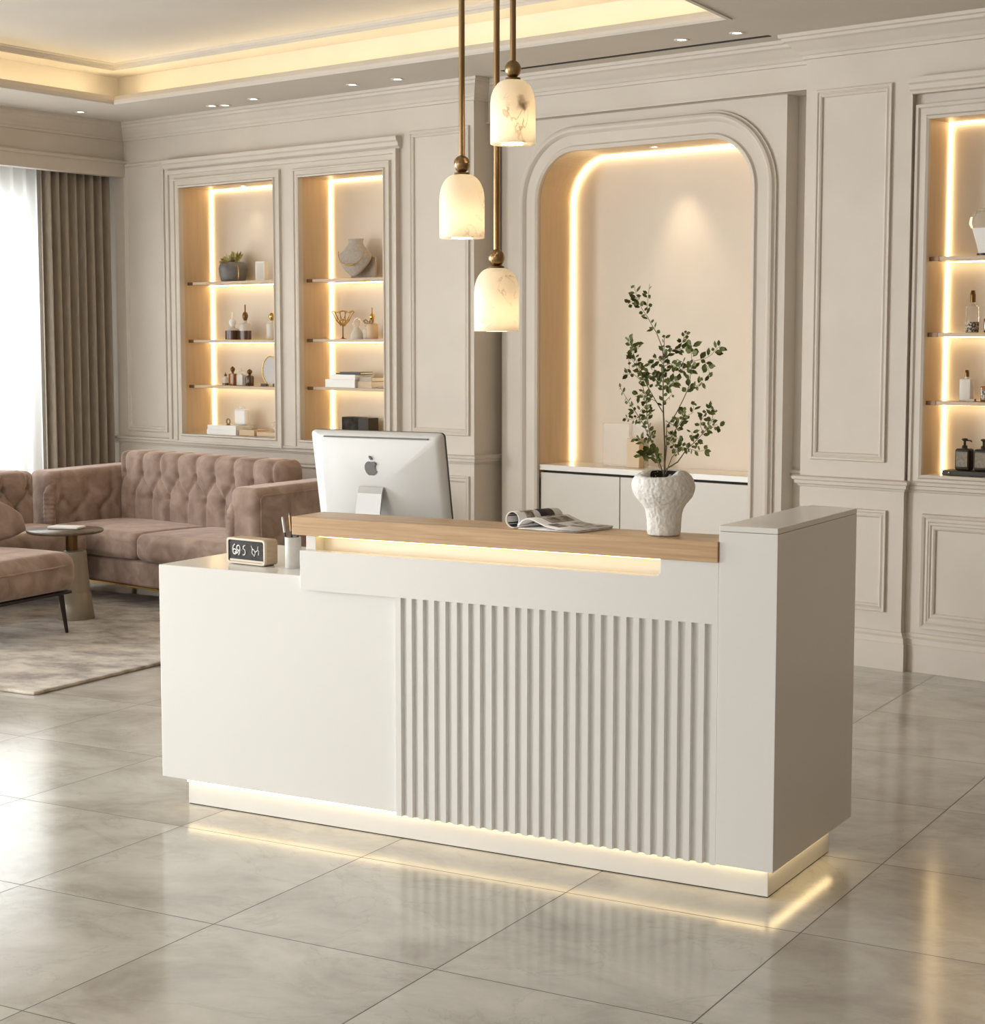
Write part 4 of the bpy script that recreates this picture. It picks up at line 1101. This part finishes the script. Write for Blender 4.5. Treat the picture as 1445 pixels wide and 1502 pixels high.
# niche 1, top shelf
v = W_('round_vase', .998, 1.985, YB, 'grey round stoneware pot on the top shelf of the left niche', 'vase')
MB().lathe([(.070, 0), (.080, .004), (.091, .04), (.096, .085), (.090, .112), (.070, .130), (.045, .132), (.045, .10), (.001, .1)], n=40, cap1=False).build('pot_body', 'grey_ceramic', v)
MB().tube([(.055, -.02, .12), (.10, -.04, .09), (.105, -.04, .04), (.085, -.03, .002)], .004, n=8).build('handle', 'gold', v)
su = W_('succulent', .998, 2.085, YB, 'olive green succulent growing in the grey pot', 'plant')
rn = random.Random(3); m = MB()
for i in range(46):
    a = rn.uniform(0, 2 * PI); e = rn.uniform(.15, 1.3); L = rn.uniform(.07, .105)
    d = Vector((math.cos(a) * math.cos(e), math.sin(a) * math.cos(e) * .8, math.sin(e))); b0 = Vector((rn.uniform(-.03, .03), rn.uniform(-.03, .03), .01))
    leaf_mesh(m, b0 + d * L * .35, d, L * .65, .028, Vector((0, -1, .3)))
m.build('succulent_leaves', 'succ', su, fix=False); su_st = MB().lathe([(.02, -.0), (.03, .04)], n=10).build('stem', 'stem', su)
bx = W_('display_block', 1.288, 1.985, YB, 'small white upright block on the top shelf of the left niche', 'block', rz=R(20))
MB().box(-.034, .034, -.028, .028, 0, .125).build('outer_case', 'white_ceramic', bx, bevel=.003)
MB().box(-.024, .024, -.0295, -.0282, .012, .112).build('front_panel', 'frost', bx)
def bottle(x, z, y, h, r, body, label, stopper='gold', grp=None, neck=.35, sq=False, liquid=None, lab=False, fin=0, shoulder=.62):
    t = W_('perfume_bottle', x, z, y, label, 'bottle', grp)
    bh = h * shoulder
    pf = [(r * .92, 0), (r, .003), (r, bh - r * .35), (r * .8, bh - r * .1), (r * neck, bh), (r * neck, bh + h * .06)]
    if sq: MB().rbox((0, 0, bh / 2), (2 * r, 1.3 * r, bh), r * .2, n=(2, 2, 2), k=2).build('bottle_body', body, t); MB().lathe([(r * neck, bh - .002), (r * neck, bh + h * .06)], n=16).build('neck', body, t)
    else: MB().lathe(pf, n=24).build('bottle_body', body, t)
    z0 = bh + h * .06; rem = h - z0
    if fin == 0: sp_ = [(r * neck * 1.2, 0), (r * neck * 1.2, rem * .6), (r * neck * .9, rem), (.0005, rem)]
    elif fin == 1: sp_ = [(r * neck * .7, 0), (r * .45, rem * .18), (r * .5, rem * .32), (r * .35, rem * .48), (r * .12, rem * .55), (r * .10, rem * .96), (.0005, rem)]
    else: sp_ = [(r * neck * .7, 0), (r * .62, rem * .35), (r * .62, rem * .65), (r * .2, rem * .95), (.0005, rem)]
    MB().lathe(sp_, c=(0, 0, z0), n=20).build('stopper', stopper, t)
    if liquid: MB().lathe([(r * 1.01, .002), (r * 1.015, liquid)], n=24).build('dark_liquid', 'dark_amber', t)
    if lab: MB().box(-r * .62, r * .62, -r * 1.02, -r * .95, bh * .15, bh * .75).build('paper_label', 'label', t)
    return t
bottle(.985, 1.598, YB, .185, .050, 'frost', 'squat dark-based bottle with white spire stopper, middle shelf of left niche', 'paper', 'bottles on the middle shelf of the left niche', liquid=.062, fin=1, shoulder=.42)
bottle(1.115, 1.598, YB, .235, .040, 'frost', 'dark-based bottle with tall thin gold spire, middle shelf of left niche', 'brass_dark', 'bottles on the middle shelf of the left niche', liquid=.060, fin=1, shoulder=.48)
bottle(1.385, 1.598, YB, .180, .040, 'frost', 'frosted white bottle with gold top, middle shelf of left niche', 'gold', 'bottles on the middle shelf of the left niche', fin=2, shoulder=.64)
g3 = 'bottles on the lowest shelf of the left niche'
bottle(.905, 1.292, YB, .088, .022, 'frost', 'tiny pale bottle, leftmost on the lowest shelf of the left niche', 'brass_dark', g3, fin=1, liquid=.014)
bottle(.980, 1.292, YB, .128, .026, 'amber', 'amber bottle with round stopper, lowest shelf of left niche', 'brass_dark', g3, fin=2, sq=True)
bottle(1.070, 1.292, YB, .118, .032, 'frost', 'clear pale bottle between the two brown ones, lowest shelf of left niche', 'glass', g3, fin=1, sq=True)
bottle(1.152, 1.292, YB, .112, .029, 'dark_amber', 'dark brown bottle, lowest shelf of left niche', 'brass_dark', g3, fin=2, sq=False)
mi = W_('vanity_mirror', 1.362, 1.292, YB, 'oval gold-framed standing mirror on the lowest shelf of the left niche', 'mirror', rz=R(18))
el = [(.062 * math.cos(a), 0, .102 + .095 * math.sin(a)) for a in [2 * PI * i / 40 for i in range(40)]]
MB().tube(el, .0042, n=8, closed=True).build('frame', 'gold', mi)
MB().add([(x, 0, z) for x, _, z in el] + [(x, .004, z) for x, _, z in el], [tuple(range(40)), tuple(range(79, 39, -1))]).build('mirror_glass', 'mirror', mi)
for x in (-.045, .045): MB().box(x - .022, x + .022, -.02, .02, 0, .018).build('foot', 'dark_amber', mi, bevel=.003)
# niche 1 bottom
def book(x, y, z, sx, sy_, sz, cover, label, grp, rz=0):
    t = thing('book', WALL, (x, y, z + .0004), label, 'book', rz=R(rz), group=grp)
    MB().box(-sx / 2 + .004, sx / 2 - .001, -sy_ / 2 + .003, sy_ / 2 - .003, .003, sz - .003).build('page_block', 'paper', t)
    m = MB(); m.box(-sx / 2, sx / 2, -sy_ / 2, sy_ / 2, 0, .003); m.box(-sx / 2, sx / 2, -sy_ / 2, sy_ / 2, sz - .003, sz); m.box(-sx / 2, sx / 2, -sy_ / 2, -sy_ / 2 + .003, .003, sz - .003)
    m.build('cover', cover, t); return t
gb = 'books at the bottom of the left niche'; zb = NZ[0]
book(.965, .12, zb, .30, .17, .032, 'white_ceramic', 'lowest white book of the stack at the bottom of the left niche', gb)
book(.960, .12, zb + .0325, .28, .16, .030, 'white_ceramic', 'upper white book of the stack at the bottom of the left niche', gb, 2)
tr1 = MB().rbox((0, 0, .0205), (.155, .14, .040), .004, n=(2, 2, 2), k=2).build('wooden_box', 'tan_block', frame=WALL @ Matrix.Translation((1.205, .12, zb + .0005)))
tag(tr1, 'brown wooden box right of the white books at the bottom of the left niche', 'box')
tr2 = MB().rbox((0, 0, .0155), (.19, .12, .030), .004, n=(2, 2, 2), k=2).build('tray', 'shelf', frame=WALL @ Matrix.Translation((1.390, .12, zb + .0005)))
tag(tr2, 'low pale tray in the bottom right corner of the left niche', 'tray')
tk = MB().rbox((0, 0, .006), (.10, .05, .010), .003, n=(2, 2, 1), k=2).build('coaster', 'table_base', frame=WALL @ Matrix.Translation((1.185, .10, zb + .0415)))
tag(tk, 'thin brown plate lying on the wooden box in the left niche', 'plate')
pb = W_('potion_jar', 1.06, zb + .063, .14, 'large white squared jar standing on the white books', 'jar')
MB().rbox((0, 0, .056), (.125, .05, .110), .022, n=(2, 2, 2), k=4).build('jar_body', 'white_ceramic', pb); MB().lathe([(.02, .110), (.02, .122), (.001, .123)], n=16).build('lid', 'paper', pb)
kn = W_('ring_ornament', .962, zb + .063, .10, 'small copper ring ornament standing on the white books', 'ornament')
MB().tube([(.017 * math.cos(a), 0, .024 + .017 * math.sin(a)) for a in [2 * PI * i / 24 for i in range(24)]], .005, n=8, closed=True).build('ring', 'brass', kn)
MB().lathe([(.016, 0), (.012, .006), (.001, .007)], n=16).build('base', 'brass', kn)
gl = W_('glass_ornament', 1.42, zb + .031, .12, 'clear glass ball ornament on the low tray in the left niche', 'ornament')
MB().lathe([(.02, 0), (.008, .008)] + [(max(.001, .032 * math.sin(PI * i / 14)), .040 - .032 * math.cos(PI * i / 14)) for i in range(1, 15)], n=24).build('glass_ball', 'glass', gl)
# niche 2 top: necklace bust
nb_ = W_('necklace_bust', 2.185, 1.980, .12, 'taupe necklace bust on the top shelf of the second niche', 'display bust', rz=R(12))
secs = [(.055, .030, .245), (.050, .030, .225), (.058, .034, .205), (.085, .040, .175), (.118, .044, .150), (.120, .042, .128), (.108, .036, .098), (.084, .028, .068), (.054, .020, .038), (.022, .012, .014)]
m = MB(); n_ = 32; vs = []
for a_, b_, z in secs[::-1]:
    for i in range(n_):
        t_ = 2 * PI * i / n_; lean = (.245 - z) * -.10
        vs.append((a_ * math.cos(t_), b_ * math.sin(t_) + lean, z))
fs = [(j * n_ + i, j * n_ + (i + 1) % n_, (j + 1) * n_ + (i + 1) % n_, (j + 1) * n_ + i) for j in range(len(secs) - 1) for i in range(n_)]
m.add(vs, fs, True); m.add(vs[:n_], [tuple(range(n_))]); m.add(vs[-n_:], [tuple(range(n_))])
m.build('bust_form', 'bust', nb_)
MB().plate([(-.060, 0), (.118, 0), (.118, .13), (.04, .15), (-.060, .05)], [], .035, .055).build('back_stand', 'bust', nb_)
nk = thing('necklace', WALL, (2.185, .12, 1.9805), 'pale gold bead necklace hanging on the taupe bust', 'necklace', rz=R(12))
m = MB()
for i in range(41):
    f = i / 40; a = PI * f; x = -.095 * math.cos(a); z = .165 - .085 * math.sin(a); y = -.052 - .012 * math.sin(a) - (.245 - z) * .10
    rb = .0035 + .003 * math.exp(-((f - .5) / .12) ** 2)
    m.rbox((x, y + .006 * abs(math.cos(a)), z), (2 * rb,) * 3, rb * .99, n=(1, 1, 1), k=2)
m.build('bead_strand', 'gold', nk)
# niche 2 middle
gc = W_('openwork_goblet', 2.062, 1.603, .12, 'gold openwork goblet on the middle shelf of the second niche', 'goblet')
m = MB()
for i in range(12):
    a = 2 * PI * i / 12
    m.tube([(.012 * math.cos(a), .012 * math.sin(a), .085), (.04 * math.cos(a + .2), .04 * math.sin(a + .2), .115), (.058 * math.cos(a), .058 * math.sin(a), .150), (.072 * math.cos(a + .1), .072 * math.sin(a + .1), .172)], .0028, n=6)
for r_, z in ((.014, .086), (.042, .118), (.072, .172)): m.tube([(r_ * math.cos(2 * PI * i / 24), r_ * math.sin(2 * PI * i / 24), z + .004 * math.sin(i * 1.57)) for i in range(24)], .0028, n=6, closed=True)
m.build('openwork_bowl', 'gold', gc); MB().lathe([(.028, 0), (.006, .006), (.004, .02), (.004, .085)], n=16).build('stem', 'brass_dark', gc)
go = W_('glass_ornament', 2.190, 1.603, .12, 'clear glass figurine with ring, middle shelf of the second niche', 'ornament')
MB().lathe([(.045, 0), (.040, .03), (.020, .065), (.012, .075)], n=24).build('glass_base', 'frost', go)
MB().tube([(.032 * math.cos(a), 0, .100 + .030 * math.sin(a)) for a in [2 * PI * i / 24 for i in range(24)]], .005, n=8, closed=True).build('glass_ring', 'glass', go)
bottle(2.265, 1.603, .13, .105, .022, 'frost', 'small frosted bottle beside the gold-bowed bottle, second niche', 'glass', None, fin=1)
gbt = bottle(2.335, 1.603, .11, .195, .036, 'tan_block', 'sand bottle with a gold bow and tall stopper, second niche', 'gold', None, fin=1, shoulder=.52)
m = MB()
for sg in (-1, 1):
    m.tube([(0, -.03, .100), (sg * .02, -.036, .118), (sg * .042, -.032, .112), (sg * .03, -.034, .098), (0, -.032, .098)], .0055, n=8)
m.build('bow', 'brass', gbt)
# niche 2 lowest shelf: books
gb = 'books on the lowest shelf of the second niche'
book(2.130, .11, 1.300, .265, .17, .050, 'white_ceramic', 'thick white book, lower left of the pile on the second niche shelf', gb)
book(2.150, .11, 1.3505, .235, .16, .030, 'white_ceramic', 'thinner white book on the thick white one, second niche', gb, -2)
book(2.330, .12, 1.300, .125, .15, .040, 'clock_wood', 'beige book right of the white books, second niche', gb)
book(2.332, .12, 1.3405, .11, .14, .026, 'table_base', 'brown book on the beige one, second niche', gb, 0)
book(2.190, .11, 1.381, .17, .12, .016, 'black', 'black slim book on top of the pile, second niche', gb, 4)
pn = MB().tube([(-.045, 0, .004), (.04, 0, .004)], .004, n=10).build('pen', 'black', frame=WALL @ Matrix.Translation((2.075, .09, 1.3815))); tag(pn, 'dark pen lying on the white books in the second niche', 'pen')
tr3 = MB().rbox((0, 0, .006), (.12, .09, .010), .003, n=(2, 2, 1), k=2).build('coaster', 'table_base', frame=WALL @ Matrix.Translation((2.475, .11, 1.3005))); tag(tr3, 'thin brown plate at the right end of the second niche shelf', 'plate')
pf_ = W_('picture_box', 2.195, NZ[0], .14, 'dark box with a printed flower front at the bottom of the second niche', 'box')
MB().box(-.125, .02, -.045, .045, 0, .150).build('printed_front', 'dark_box', pf_, bevel=.003); MB().box(.021, .115, -.045, .045, 0, .148).build('side_case', 'brown_glass', pf_, bevel=.003)
# right niche
gs = W_('faceted_vase', 6.405, 1.990, .11, 'white tapered vase with a clear crystal dome, top shelf of the right niche', 'vase')
MB().lathe([(.030, .012), (.034, .03), (.058, .105), (.066, .128)], n=6, smooth=False).build('vase_body', 'white_ceramic', gs)
MB().lathe([(.036, 0), (.036, .012)], n=24).build('base', 'black', gs)
m = MB().lathe([(.066, .128), (.074, .150), (.070, .180), (.050, .208), (.02, .222), (.001, .224)], n=9, smooth=False); m.build('crystal_dome', 'glass', gs)
lq = bottle(6.352, 1.632, .11, .198, .031, 'glass', 'clear liquor-style bottle with dark base label, middle shelf of the right niche', 'brass_dark', 'bottles in the right niche', neck=.36, shoulder=.66)
MB().lathe([(.0315, .004), (.0315, .05)], n=24, cap0=False, cap1=False).build('base_label', 'label', lq)
bottle(6.462, 1.632, .11, .110, .042, 'dark_amber', 'squat dark bottle at the edge of the middle shelf, right niche', 'black', 'bottles in the right niche', sq=True)
lq = bottle(6.332, 1.308, .11, .148, .030, 'frost', 'clear square bottle with dark stopper, lowest shelf of the right niche', 'brass_dark', 'bottles in the right niche', sq=True, neck=.3, shoulder=.72)
MB().box(.015, .055, -.03, -.01, .0, .012).build('tag', 'table_base', lq)
bottle(6.452, 1.308, .11, .120, .040, 'amber', 'patterned amber bottle at the edge of the lowest shelf, right niche', 'black', 'bottles in the right niche', sq=True, lab=True)
ty = W_('dark_tray', 6.36, RN[2], .10, 'dark slim tray with a metal knob at the bottom of the right niche', 'tray')
MB().box(-.115, .20, -.05, .05, 0, .024).build('tray_body', 'brown_glass', ty, bevel=.003); MB().lathe([(.006, 0), (.006, .004)], c=(-.075, -.054, .012), n=12).build('knob', 'gold', ty)
def soap(x, label):
    t = W_('soap_dispenser', x, RN[2] + .0245, .10, label, 'soap bottle', 'soap dispensers on the dark tray')
    MB().rbox((0, 0, .052), (.078, .055, .104), .012, n=(2, 2, 2), k=3).build('bottle_body', 'brown_glass', t)
    MB().box(-.029, .029, -.0295, -.0278, .018, .088).build('paper_label', 'brown_label', t)
    MB().lathe([(.014, .104), (.012, .118), (.006, .120), (.006, .138), (.016, .146), (.012, .152), (.001, .153)], n=16).build('pump_head', 'brown_glass', t)
    MB().tube([(.008, 0, .143), (.03, 0, .142), (.036, 0, .136)], .0035, n=8).build('spout', 'brown_glass', t)
soap(6.335, 'brown glass soap dispenser with olive label, on the dark tray'); soap(6.432, 'brown soap dispenser cut by the right edge, on the dark tray')

bpy.context.view_layer.update()
